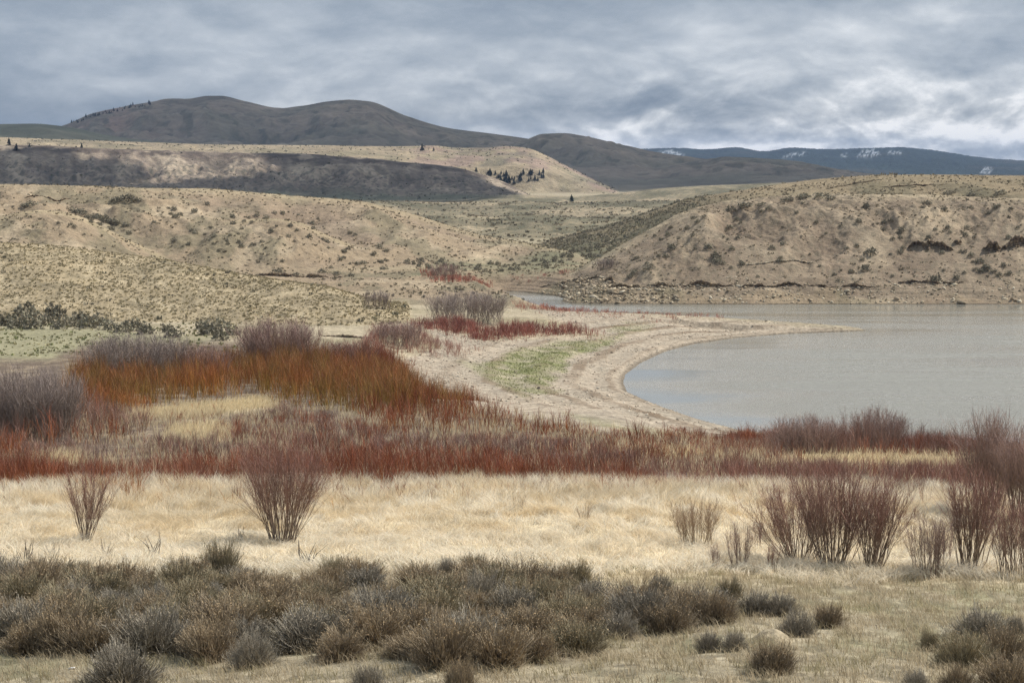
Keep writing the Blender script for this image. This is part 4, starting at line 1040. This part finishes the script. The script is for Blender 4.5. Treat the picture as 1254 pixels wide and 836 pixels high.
# small sage and bunchgrass dots: nobody could count them
pile = Pile()
def dots(dens, rmin, rmax, lids, size, cols, a0=-.285, a1=.285, seed=0, thr=-.2):
    x, y, r, a = scatter(dens, rmin, rmax, a0, a1)
    i = np.clip(np.searchsorted(R, r), 0, NR - 1); j = np.clip(np.searchsorted(AZ, a), 0, NC - 1)
    kp = np.isin(LID[i, j], lids) & (SHORE[i, j] > 4) & (fbm(x / 10, y / 14, 4, 301 + seed) > thr + .04 + rng.normal(0, .14, len(x)))
    x, y = x[kp], y[kp]; n = len(x)
    if n == 0: return
    z = ground(x, y); s = rng.uniform(size[0], size[1], n) * rng.uniform(.6, 1.2, n)
    cc = palette(cols, n, .2)
    for k in range(9):
        az = rng.uniform(0, 2 * PI, n); q = rng.uniform(.15, .5, n)
        c = np.stack([x + np.cos(az) * q * s, y + np.sin(az) * q * s, z], -1)
        yaw = rng.uniform(0, PI, n); w = s * rng.uniform(.25, .5, n); hh = s * rng.uniform(.4, .75, n)
        o = np.stack([np.cos(yaw) * w, np.sin(yaw) * w, 0 * w], -1) * .5
        up = np.stack([np.cos(az) * s * .2, np.sin(az) * s * .2, hh], -1)
        v = np.stack([c - o, c + o, c + up + o * .6, c + up - o * .6], 1).reshape(-1, 3).astype(np.float32)
        pile.add(v, np.arange(n * 4).reshape(-1, 4), None, np.repeat((cc * (1 + .15 * rng.standard_normal((n, 1))))[:, None], 4, 1).reshape(-1, 3).astype(np.float32))
TG = [(.31, .26, .155), (.27, .23, .14), (.34, .285, .18)]; SF = [(.215, .18, .125), (.18, .158, .11), (.25, .21, .145)]
dots(1.6, 262, 352, [1], (.18, .40), TG, -.28, .0, 1, -.6)
dots(.05, 262, 352, [1], (.35, .65), SG, -.28, .0, 2, .0)
dots(.26, 345, 560, [2], (.25, .6), SF, -.28, .06, 3, -.1)
dots(.40, 358, 560, [3], (.22, .55), SF, .0, .285, 4, -.15)
dots(.5, 425, 580, [3], (.35, .85), SG, -.02, .10, 8, -.2)
dots(.09, 560, 1150, [4, 2, 3, 0], (.5, 1.1), SF, -.28, .2, 5, .1)
dots(.012, 1400, 2300, [5], (.7, 1.8), [(.12, .115, .08)], -.285, .1, 6, .1)
dots(.5, 225, 300, [0], (.2, .4), [(.16, .17, .07), (.28, .25, .14)], -.285, -.14, 7, -.2)
x, y, r, a = scatter(16, 190, 300, -.02, .09)
i = np.clip(np.searchsorted(R, r), 0, NR - 1); j = np.clip(np.searchsorted(AZ, a), 0, NC - 1)
kp = rng.random(len(x)) < green[i, j] * np.clip(.5 + f1[i, j], 0, 1); x, y = x[kp], y[kp]; n = len(x)
hg = rng.uniform(.08, .22, n)
pile.add(*blades(np.stack([x, y, ground(x, y) - .01], 1).astype(np.float32), hg, rng.normal(0, .08, (n, 2)), rng.uniform(.04, .10, n), palette([(.15, .16, .06), (.19, .19, .08)], n), palette([(.20, .215, .085), (.26, .25, .12)], n)))
tag(link('scrub', pile.mesh('scrub', M['leaf'])), kind='stuff')

# ------------------------------------------------------------------ conifers
def conifer(seed, trunk_col=(.07, .05, .04)):
    T = Pile(); Cn = Pile()
    T.add(*tubes(np.array([[(0, 0, -.03), (0, 0, .4), (0, 0, .93)]]), np.array([[.022, .016, .003]]), np.array([[trunk_col] * 3]), 6))
    tiers = 17; v = []; c = []
    for i in range(tiers):
        f = i / (tiers - 1.); zc = .12 + .86 * f; L_ = (.235 * (1 - f) ** .8 + .012) * rng.uniform(.75, 1.2)
        nb = int(10 - 5 * f)
        for k in range(nb):
            if rng.random() < .12: continue
            az = 2 * PI * (k + rng.random() * .7) / nb + i; l = L_ * rng.uniform(.65, 1.15)
            d = np.array([math.cos(az), math.sin(az), 0]); s_ = np.array([-math.sin(az), math.cos(az), 0])
            p0 = np.array([0, 0, zc]); dz = -.25 * l + rng.uniform(-.1, .12) * l
            p1 = p0 + d * l + np.array([0, 0, dz]); w = l * .42
            v += [p0, p0 + d * l * .55 + s_ * w + np.array([0, 0, dz * .6 - .012]), p1, p0 + d * l * .55 - s_ * w + np.array([0, 0, dz * .6 - .012])]
            v += [p0 + np.array([0, 0, .02]), p0 + d * l * .5 + np.array([0, 0, .03]), p1, p0 + d * l * .5 + np.array([0, 0, -.045])]
            cc = np.array((.028, .038, .022)) * rng.uniform(.7, 1.4); c += [cc] * 8
    v = np.array(v, np.float32); Cn.add(v, np.arange(len(v)).reshape(-1, 4), None, np.array(c, np.float32))
    return T.mesh('trunk', M['twig']), Cn.mesh('crown', M['needle'])
cons = [conifer(i) for i in range(4)]
def put_tree(px, py, hpx, label, group=None, rmin=900, rmax=5000, fat=1.0):
    x, y, z, r = hit(px, py, rmin, rmax)
    s = hpx * r / F
    o = link('pine_tree', None, loc=(x, y, z - .02 * s), rot=random.uniform(0, 6.28), scale=(s * fat, s * fat, s))
    a, b_ = random.choice(cons); link('trunk', a, o); link('crown', b_, o)
    tag(o, label, 'tree', group)
put_tree(700, 247.5, 10, 'lone dark pine on the valley floor below the badland hill', rmin=800, rmax=1500, fat=1.7)
put_tree(517, 184.5, 9, 'single dark pine at the edge of the mesa top, centre', rmin=1800, rmax=2400, fat=1.5)
put_tree(531, 185, 5, 'smaller pine just right of the single mesa-top pine', rmin=1800, rmax=2400, fat=1.4)
put_tree(11, 178, 10, 'tallest pine on the mesa rim at the far left', rmin=1650, rmax=2300, fat=1.3)
put_tree(20, 184, 9, 'pine below the rim right of the tallest one', rmin=1500, rmax=1760, fat=1.8)
put_tree(100, 181, 6, 'lone small pine on the mesa rim, left of centre of the wall', rmin=1600, rmax=2300, fat=1.4)
put_tree(36, 180, 5, 'small pine right of the far-left rim pines', rmin=1600, rmax=2300, fat=1.4)
for i in range(34):
    px = lerp(86, 186, (i + random.uniform(0, .9)) / 34.)
    py = np.interp(px, [85, 110, 150, 190], [151, 140, 131, 124])
    put_tree(px, py + random.uniform(.6, 5), random.uniform(2.2, 5.5), 'small dark pine in the string along the left ridge of the twin peaks', 'pines along the peak ridge', 3800, 4600, 1.5)
for i in range(52):
    px = random.uniform(592, 668); mid_ = np.interp(px, [592, 630, 668], [216, 220, 214])
    put_tree(px, mid_ + random.uniform(-6, 6), random.uniform(4.5, 8), 'dark pine in the grove on the flank of the badland hill', 'pines of the hillside grove', 1880, 2300, 1.25)
put_tree(583, 210, 6, 'separate dark pine left of the hillside grove', rmin=1850, rmax=2300, fat=1.4)

# ------------------------------------------------------------------ rock
from mathutils import Vector
ico = None
def rocks(P, s, cols, flat=.6):
    n = len(P)
    g_ = (1 + 5**.5) / 2
    bv = np.array([(-1, g_, 0), (1, g_, 0), (-1, -g_, 0), (1, -g_, 0), (0, -1, g_), (0, 1, g_), (0, -1, -g_), (0, 1, -g_), (g_, 0, -1), (g_, 0, 1), (-g_, 0, -1), (-g_, 0, 1)]) / 1.9
    bf = np.array([(0, 11, 5), (0, 5, 1), (0, 1, 7), (0, 7, 10), (0, 10, 11), (1, 5, 9), (5, 11, 4), (11, 10, 2), (10, 7, 6), (7, 1, 8), (3, 9, 4), (3, 4, 2), (3, 2, 6), (3, 6, 8), (3, 8, 9), (4, 9, 5), (2, 4, 11), (6, 2, 10), (8, 6, 7), (9, 8, 1)])
    v = bv[None] * rng.uniform(.65, 1.25, (n, 12, 1)) * np.stack([rng.uniform(.7, 1.5, n), rng.uniform(.6, 1.1, n), rng.uniform(.35, .8, n) * flat / .6], -1)[:, None]
    a = rng.uniform(0, 2 * PI, n); t = rng.normal(0, .3, n)
    x, y, z = v[..., 0], v[..., 1], v[..., 2]
    x, z = x * np.cos(t)[:, None] - z * np.sin(t)[:, None], x * np.sin(t)[:, None] + z * np.cos(t)[:, None]
    x, y = x * np.cos(a)[:, None] - y * np.sin(a)[:, None], x * np.sin(a)[:, None] + y * np.cos(a)[:, None]
    v = np.stack([x, y, z], -1) * (s * .5)[:, None, None] + P[:, None]
    f = (np.arange(n) * 12)[:, None, None] + bf[None]
    c = np.repeat(palette(cols, n, .15)[:, None], 12, 1)
    return v.reshape(-1, 3).astype(np.float32), None, f.reshape(-1, 3), c.reshape(-1, 3)

RKL = [(.42, .36, .26), (.47, .41, .31), (.36, .29, .20), (.30, .24, .165)]
RKD = [(.24, .19, .13), (.30, .24, .165), (.37, .30, .21), (.19, .15, .105)]
# scree along the far shore
pile = Pile()
x, y, r, a = scatter(1.5, 356, 384, .02, .29)
sdn = -poly_sdf(x, y, shore)
gap = fbm(x / 9, x / 9, 3, 401)
kp = (sdn > .2) & (sdn < 9.5 + 3 * gap) & (rng.random(len(x)) < np.clip(.65 + 1.2 * gap + .5 * sstep(.11, .05, a), .06, 1))
x, y, a = x[kp], y[kp], a[kp]; n = len(x)
s = np.exp(rng.normal(-1.0, .5, n)).clip(.15, 1.3)
pile.add(*rocks(np.stack([x, y, ground(x, y) + s * .08], 1), s, RKL))
tag(link('scree_rubble', pile.mesh('scree_rubble', M['rock'])), kind='stuff')
pile = Pile()
x, y, r, a = scatter(2.4, 356, 392, .01, .085)
sdn = -poly_sdf(x, y, shore)
kp = (sdn > .3) & (sdn < 9) ; x, y = x[kp], y[kp]; n = len(x)
s = np.exp(rng.normal(-1.05, .55, n)).clip(.15, 1.3)
pile.add(*rocks(np.stack([x, y, ground(x, y) + s * .15], 1), s, RKD + RKD + RKL))
tag(link('talus_rubble', pile.mesh('talus_rubble', M['rock'])), kind='stuff')
# pebbles and cobbles on the beach
pile = Pile()
x, y, r, a = scatter(2.2, 165, 330, -.06, .20)
i = np.clip(np.searchsorted(R, r), 0, NR - 1); j = np.clip(np.searchsorted(AZ, a), 0, NC - 1)
kp = (rng.random(len(x)) < m_beach[i, j] * np.clip(.4 + fbm(x / 5, y / 5, 3, 411), .02, 1) * (1 - .8 * green[i, j])) & (SHORE[i, j] > .1); x, y = x[kp], y[kp]; n = len(x)
s = np.exp(rng.normal(-1.75, .4, n)).clip(.07, .5)
pile.add(*rocks(np.stack([x, y, ground(x, y) + s * .05], 1), s, [(.40, .34, .26), (.33, .275, .21), (.24, .19, .14), (.46, .41, .33)]))
tag(link('beach_gravel', pile.mesh('beach_gravel', M['rock'])), kind='stuff')

def one_rock(px, py, size, col, label, rmin, rmax, cat='rock', flat=.6, name='rock'):
    x, y, z, r = hit(px, py, rmin, rmax)
    pl = Pile(); pl.add(*rocks(np.zeros((1, 3)), np.array([1.0]), [col], flat))
    o = link(name, pl.mesh(name, M['rock']), loc=(x, y, z + size * .12), scale=size)
    bv = o.modifiers.new('round', 'SUBSURF'); bv.levels = 2; bv.render_levels = 2; bv.subdivision_type = 'CATMULL_CLARK'
    tag(o, label, cat)
one_rock(660, 476, .8, (.10, .08, .065), 'single dark rock lying on the green beach turf', 140, 240)
one_rock(88, 819, .14, (.75, .74, .72), 'small white stone in the sod at lower left', 20, 60, flat=.5)
one_rock(1046, 551, .5, (.1, .08, .07), 'small dark rock by the red willow line', 90, 180)
# pale earth mound in the sod
x, y, z, r = hit(945, 784, 20, 60)
gx_, gy_ = np.meshgrid(np.linspace(-1, 1, 40), np.linspace(-1, 1, 40), indexing='ij')
q_ = np.hypot(gx_, gy_); hm = .20 * np.clip(1 - q_**2, -.1, 1) + .02 * fbm(gx_ * 4, gy_ * 4, 4, 3) - .01
mi = np.arange(1600).reshape(40, 40); mq = np.stack([mi[:-1, :-1].ravel(), mi[1:, :-1].ravel(), mi[1:, 1:].ravel(), mi[:-1, 1:].ravel()], 1)
tag(link('earth_mound', mesh_np('earth_mound', np.stack([gx_ * .34, gy_ * .34, hm], -1).reshape(-1, 3), [mq], M['ground'], np.full((1600, 3), (.42, .35, .24)), True), loc=(x, y, z)), 'low pale mound of bare earth among the right foreground bushes', 'mound')

# layered ledges sticking out of the slopes
def ledge(px0, py0, px1, py1, hpx, label, group=None, rmin=340, rmax=620, out=.9, layers=4, col=RKD, name='rock_ledge', broken=.55):
    x0, y0, z0, r0 = hit(px0, py0, rmin, rmax); x1, y1, z1, r1 = hit(px1, py1, rmin, rmax)
    L_ = math.hypot(x1 - x0, y1 - y0); n = max(14, int(L_ / .18))
    t = np.linspace(0, 1, n); sd_ = px0 * 1.37 + py0
    rm = (r0 + r1) / 2; H = hpx * rm / F
    nx, ny = -lerp(x0, x1, t) / rm, -lerp(y0, y1, t) / rm        # outwards from the slope
    wig = H * 1.1 * fbm(t * L_ / 5, t * 0 + sd_, 4, 13)
    bx = lerp(x0, x1, t) - nx * wig; by = lerp(y0, y1, t) - ny * wig
    taper = np.clip(np.minimum(t, 1 - t) * 5, 0, 1) ** .6
    th = np.clip((1 - broken) + broken * 2.2 * fbm(t * L_ / 3.2, t * 0 + sd_ + 5, 4, 19, .6) + .25, .02, 1.15) * taper
    zg = ground(bx, by)
    pl = Pile(); hz = H / layers
    for k in range(layers):
        step = np.round(nrm(fbm(t * L_ / 1.1, t * 0 + k * 9.7 + sd_, 3, 7), 1.3) * 5) / 5       # blocky joints
        o_ = out * (1.0 if k == 0 else [.2, .55, .3, .75][k % 4]) * th * (.35 + .85 * step)
        zt_k = zg + H * .55 * th - hz * k * th; zb_k = zt_k - hz * 1.05 * th
        rows = [np.stack([bx - nx * 1.6, by - ny * 1.6, zt_k + .1 * hz * th - .1], -1), np.stack([bx + nx * o_, by + ny * o_, zt_k], -1),
                np.stack([bx + nx * o_ * .9, by + ny * o_ * .9, zb_k], -1), np.stack([bx - nx * 1.6, by - ny * 1.6, zb_k], -1)]
        v = np.stack(rows, 1) + rng.normal(0, .05, (n, 4, 3))
        b = (np.arange(n - 1) * 4)[:, None, None] + np.array([[0, 1, 5, 4], [1, 2, 6, 5], [2, 3, 7, 6]])[None]
        cc = np.repeat(np.clip(palette(col, n, .12)[:, None], .02, 1), 4, 1)
        pl.add(v.reshape(-1, 3).astype(np.float32), b.reshape(-1, 4), None, cc.reshape(-1, 3))
    m_ = max(4, int(L_ * 1.2)); tt = rng.random(m_); i_ = (tt * (n - 1)).astype(int)     # fallen blocks at its foot
    q_ = out * rng.uniform(.2, 1.6, m_); xx_ = bx[i_] + nx[i_] * q_; yy_ = by[i_] + ny[i_] * q_; s_ = np.exp(rng.normal(-1.2, .45, m_)).clip(.12, .9) * min(1, H)
    pl.add(*rocks(np.stack([xx_, yy_, ground(xx_, yy_) + s_ * .1], 1), s_, col))
    o = link(name, pl.mesh(name, M['rock']))
    tag(o, label, 'rock ledge', group)
BRN = [(.20, .15, .105), (.26, .20, .13), (.16, .12, .085)]
ledge(1112, 307, 1168, 305, 14, 'dark layered rock outcrop on the bluff, left of the one at the edge', rmin=350, out=1.6, layers=5, col=BRN)
ledge(1203, 304, 1262, 302, 20, 'large dark layered rock outcrop at the right picture edge of the bluff', rmin=350, out=2.0, layers=5, col=BRN)
ledge(1168, 300, 1178, 298, 12, 'small dark rock knob between the two bluff outcrops', rmin=350, out=1.2, layers=3, col=BRN)
ledge(835, 351, 900, 349, 9, 'dark undercut bank above the pale scree, left stretch', rmin=355, out=1.0, col=BRN)
ledge(902, 350, 985, 350, 8, 'dark undercut bank above the pale scree, middle stretch', rmin=355, out=1.2, col=BRN)
ledge(990, 350, 1070, 351, 7, 'dark undercut bank above the pale scree, right stretch', rmin=355, out=1.0, col=BRN)
ledge(740, 352, 832, 350, 10, 'broken brown ledge above the rubble point', rmin=355, out=1.2, col=RKD)
ledge(738, 346, 755, 347, 11, 'short dark earth bank at the top of the rubble point', rmin=355, out=1.3, layers=3, col=BRN)
ledge(660, 351, 736, 337, 4, 'thin broken ledge running up the toe of the bluff spur', rmin=365, out=.8, layers=3, col=RKD)
ledge(1100, 345, 1180, 347, 6, 'thin dark bank low on the bluff below the layered outcrop', rmin=355, out=.9, layers=3, col=BRN)
ledge(908, 325, 1010, 318, 3, 'thin rocky line across the middle of the bluff face', rmin=355, out=.6, layers=2, col=RKL)
ledge(1010, 232, 1075, 222, 2.5, 'thin dark ledge line on the bluff top, left of two', rmin=440, out=.9, layers=2, col=BRN)
ledge(1080, 229, 1160, 226, 2.5, 'thin dark ledge line on the bluff top, right of two', rmin=440, out=.9, layers=2, col=BRN)
ledge(310, 338, 420, 340, 7, 'dark cut bank at the foot of the badland hills by the gravel flat', rmin=385, rmax=520, out=1.0, layers=3, col=BRN)
ledge(320, 269, 372, 267, 3, 'dark ledge high on the badland hills', rmin=385, rmax=560, out=1.2, layers=3, col=BRN)
ledge(30, 243, 88, 242, 4, 'dark ledge near the top of the left hill at the edge', rmin=385, rmax=560, out=1.3, layers=3, col=BRN)
ledge(392, 411, 450, 414, 5, 'low eroded brown bank where the near slope meets the thicket', rmin=200, rmax=300, out=.6, layers=3, col=BRN)

# driftwood snag
def snag():
    x, y, z, r = hit(462, 424, 190, 300)
    pl = Pile(); ps = []
    for (dx, dz_2, bend) in ((-2.8, 1.4, .3), (-1.6, .9, .2), (-.6, 1.0, -.1), (1.0, .35, .1), (1.6, .15, 0), (-2.2, .5, .4)):
        e = np.array([dx, random.uniform(-.5, .5), dz_2]); ps.append(np.stack([np.zeros(3), e * .5 + np.array([0, 0, bend]), e]))
    ps = np.array(ps); n = len(ps)
    pl.add(*tubes(ps, np.array([.10, .07, .03])[None] * np.ones((n, 1)), np.array([(.33, .27, .22)] * 3)[None] * rng.uniform(.85, 1.15, (n, 1, 1)), 6))
    tag(link('driftwood_snag', pl.mesh('driftwood_snag', M['twig']), loc=(x, y, z)), 'bleached forked driftwood snag in front of the rosy willow', 'driftwood')
snag()

# ------------------------------------------------------------------ sun, sky, clouds
EL = math.radians(49); hx, hy = .88, .34
hl = math.hypot(hx, hy); SUN = Vector((hx / hl * math.cos(EL), hy / hl * math.cos(EL), math.sin(EL)))
ld = bpy.data.lights.new('sun', 'SUN'); ld.energy = 5.0; ld.angle = math.radians(.5); ld.color = (1.0, .945, .86)
so = link('sun', ld); so.rotation_euler = SUN.to_track_quat('Z', 'Y').to_euler(); so.location = (0, 0, 500)

# unseen cloud bodies, added above the view and outlined to shade the mesa foot and the peaks behind it
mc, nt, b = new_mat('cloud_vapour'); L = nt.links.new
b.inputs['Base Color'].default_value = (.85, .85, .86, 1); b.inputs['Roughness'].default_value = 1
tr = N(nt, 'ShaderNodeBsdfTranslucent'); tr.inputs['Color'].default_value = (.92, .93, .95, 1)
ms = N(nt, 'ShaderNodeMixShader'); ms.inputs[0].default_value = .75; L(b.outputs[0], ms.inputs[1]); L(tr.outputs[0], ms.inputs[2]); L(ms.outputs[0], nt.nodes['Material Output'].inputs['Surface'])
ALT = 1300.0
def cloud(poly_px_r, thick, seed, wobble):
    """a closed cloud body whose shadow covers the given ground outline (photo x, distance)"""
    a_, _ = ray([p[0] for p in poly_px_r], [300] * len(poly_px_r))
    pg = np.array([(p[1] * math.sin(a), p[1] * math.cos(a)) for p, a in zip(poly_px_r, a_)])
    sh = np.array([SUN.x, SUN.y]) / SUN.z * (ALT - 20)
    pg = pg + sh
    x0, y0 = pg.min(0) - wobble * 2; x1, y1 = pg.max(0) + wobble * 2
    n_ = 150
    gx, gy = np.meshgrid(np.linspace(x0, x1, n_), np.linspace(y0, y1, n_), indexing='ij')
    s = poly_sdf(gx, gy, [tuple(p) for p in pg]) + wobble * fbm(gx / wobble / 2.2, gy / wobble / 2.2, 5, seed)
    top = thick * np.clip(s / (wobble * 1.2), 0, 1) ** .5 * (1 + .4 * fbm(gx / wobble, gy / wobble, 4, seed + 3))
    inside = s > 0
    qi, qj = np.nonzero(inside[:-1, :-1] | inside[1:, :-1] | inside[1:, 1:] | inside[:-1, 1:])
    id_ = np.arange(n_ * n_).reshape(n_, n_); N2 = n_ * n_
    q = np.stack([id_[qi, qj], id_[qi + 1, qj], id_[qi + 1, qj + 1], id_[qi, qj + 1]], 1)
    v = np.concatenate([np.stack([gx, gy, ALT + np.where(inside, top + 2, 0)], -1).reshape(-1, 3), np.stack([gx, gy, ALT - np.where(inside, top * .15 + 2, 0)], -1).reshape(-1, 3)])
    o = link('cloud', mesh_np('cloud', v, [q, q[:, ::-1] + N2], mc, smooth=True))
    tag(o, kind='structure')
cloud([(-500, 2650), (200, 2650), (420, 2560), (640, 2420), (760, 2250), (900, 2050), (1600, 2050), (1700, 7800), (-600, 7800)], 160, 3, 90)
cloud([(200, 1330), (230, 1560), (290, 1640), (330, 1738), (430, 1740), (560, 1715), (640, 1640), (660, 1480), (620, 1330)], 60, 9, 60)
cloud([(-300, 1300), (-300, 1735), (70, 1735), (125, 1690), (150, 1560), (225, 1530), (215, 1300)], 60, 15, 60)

w = bpy.data.worlds.new('World'); sc.world = w; w.use_nodes = True
nt = w.node_tree; L = nt.links.new
for nd in list(nt.nodes): nt.nodes.remove(nd)
out = N(nt, 'ShaderNodeOutputWorld')
sky = N(nt, 'ShaderNodeTexSky', sky_type='NISHITA', sun_disc=False); sky.sun_elevation = EL; sky.sun_rotation = math.atan2(hx, hy)
bs = N(nt, 'ShaderNodeBackground'); bs.inputs['Strength'].default_value = .09; L(sky.outputs[0], bs.inputs['Color'])
tc = N(nt, 'ShaderNodeTexCoord')
sep = N(nt, 'ShaderNodeSeparateXYZ'); L(tc.outputs['Generated'], sep.inputs[0])
def noise(sx, sz, detail, rough, off=0.0, dist=0.0):
    mp = N(nt, 'ShaderNodeMapping'); mp.inputs['Scale'].default_value = (sx, sx, sz); mp.inputs['Location'].default_value = (off, off * .7, off * .3); L(tc.outputs['Generated'], mp.inputs[0])
    nz = N(nt, 'ShaderNodeTexNoise'); nz.inputs['Scale'].default_value = 1; nz.inputs['Detail'].default_value = detail; nz.inputs['Roughness'].default_value = rough; nz.inputs['Distortion'].default_value = dist
    L(mp.outputs[0], nz.inputs['Vector']); return nz.outputs['Fac']
def math_(op, a, b=None, c=None):
    n = N(nt, 'ShaderNodeMath', operation=op)
    for i, q in enumerate((a, b, c)):
        if q is None: continue
        if isinstance(q, (int, float)): n.inputs[i].default_value = q
        else: L(q, n.inputs[i])
    return n.outputs[0]
def mrange(v, a, b, c, d):
    n = N(nt, 'ShaderNodeMapRange', interpolation_type='SMOOTHSTEP'); L(v, n.inputs['Value'])
    for k, q in zip(('From Min', 'From Max', 'To Min', 'To Max'), (a, b, c, d)): n.inputs[k].default_value = q
    return n.outputs[0]
nA = noise(5.0, 18, 10, .52, 3.3, .2); nB = noise(22, 56, 9, .58, 1.7, .5)
x_, z_ = sep.outputs['X'], sep.outputs['Z']
def billow(sx, sz, off, dz):
    res = []
    for k in (0, dz):
        mp = N(nt, 'ShaderNodeMapping'); mp.inputs['Scale'].default_value = (sx, sx, sz); mp.inputs['Location'].default_value = (off, off * .7, off * .3 + k * sz); L(tc.outputs['Generated'], mp.inputs[0])
        nz = N(nt, 'ShaderNodeTexNoise'); nz.inputs['Scale'].default_value = 1; nz.inputs['Detail'].default_value = 9; nz.inputs['Roughness'].default_value = .55; nz.inputs['Distortion'].default_value = .35
        L(mp.outputs[0], nz.inputs['Vector']); res.append(nz.outputs['Fac'])
    return math_('SUBTRACT', res[0], res[1])
lit = math_('ADD', math_('MULTIPLY', billow(13, 27, 4.1, .0075), 2.7), math_('MULTIPLY', billow(38, 72, 8.3, .0026), .9))
glow = math_('MULTIPLY', mrange(z_, .008, .070, 1, 0), mrange(x_, -.17, .16, .15, 1))
base_ = math_('ADD', math_('MULTIPLY', math_('SUBTRACT', nA, .5), 1.9), math_('MULTIPLY', math_('SUBTRACT', nB, .5), .5))
bank = math_('MULTIPLY', mrange(z_, .012, .034, 1, 0), mrange(x_, -.10, .06, 0, 1))
lit = math_('MULTIPLY', lit, math_('ADD', math_('MULTIPLY', glow, 1.1), .22))
val = math_('ADD', math_('ADD', math_('ADD', base_, .36), math_('ADD', math_('MULTIPLY', glow, .42), math_('MULTIPLY', bank, .20))), lit)
rp = N(nt, 'ShaderNodeValToRGB'); L(val, rp.inputs['Fac'])
er = rp.color_ramp.elements
er[0].position = .05; er[0].color = (.225, .275, .34, 1)
er[1].position = 1.0; er[1].color = (.97, .975, .98, 1)
for p, c_ in ((.30, (.315, .365, .425, 1)), (.50, (.43, .475, .525, 1)), (.70, (.60, .635, .67, 1)), (.85, (.80, .82, .84, 1))):
    e_ = er.new(p); e_.color = c_
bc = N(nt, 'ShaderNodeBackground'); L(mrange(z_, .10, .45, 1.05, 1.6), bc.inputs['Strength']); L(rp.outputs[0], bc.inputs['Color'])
cover = mrange(noise(2.2, 5, 5, .55, 9.1), .36, .56, .55, 1.0)
lowc = mrange(z_, .10, .30, 1.0, 0.0)
cov = math_('MAXIMUM', cover, lowc)
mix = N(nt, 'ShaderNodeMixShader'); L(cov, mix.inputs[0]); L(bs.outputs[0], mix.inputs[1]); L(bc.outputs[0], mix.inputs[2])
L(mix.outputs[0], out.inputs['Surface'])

# ------------------------------------------------------------------ air
hz = bpy.data.materials.new('air'); hz.use_nodes = True; nt = hz.node_tree
for nd in list(nt.nodes): nt.nodes.remove(nd)
out = N(nt, 'ShaderNodeOutputMaterial'); pv = N(nt, 'ShaderNodeVolumePrincipled')
pv.inputs['Color'].default_value = (.45, .63, 1.0, 1); pv.inputs['Density'].default_value = 4.2e-5; pv.inputs['Anisotropy'].default_value = .0
nt.links.new(pv.outputs[0], out.inputs['Volume'])
zt, zb = 245.0, -4.0; e = 13500.0
v = np.array([(-e, -e, zb), (e, -e, zb), (e, e, zb), (-e, e, zb), (-e, -e, zt), (e, -e, zt), (e, e, zt), (-e, e, zt)])
q = np.array([(0, 3, 2, 1), (4, 5, 6, 7), (0, 1, 5, 4), (1, 2, 6, 5), (2, 3, 7, 6), (3, 0, 4, 7)])
tag(link('haze', mesh_np('haze', v, [q], hz)), kind='stuff')

# ------------------------------------------------------------------ camera and film
cd = bpy.data.cameras.new('camera'); cd.sensor_width = 36; cd.lens = 36 * F / 1254; cd.clip_start = .5; cd.clip_end = 60000
co = link('camera', cd, loc=(0, 0, HC)); co.rotation_euler = (PI / 2 - PITCH, 0, 0)
sc.camera = co
sc.view_settings.view_transform = 'Standard'; sc.view_settings.look = 'None'; sc.view_settings.exposure = 0.15; sc.view_settings.gamma = 1
cy = sc.cycles
cy.max_bounces = 6; cy.diffuse_bounces = 3; cy.glossy_bounces = 2; cy.transmission_bounces = 2; cy.volume_bounces = 0; cy.transparent_max_bounces = 4
cy.use_denoising = True; cy.denoiser = 'OPENIMAGEDENOISE'; cy.denoising_input_passes = 'RGB_ALBEDO_NORMAL'; cy.denoising_prefilter = 'NONE'
cy.sample_clamp_direct = 6; cy.sample_clamp_indirect = 4
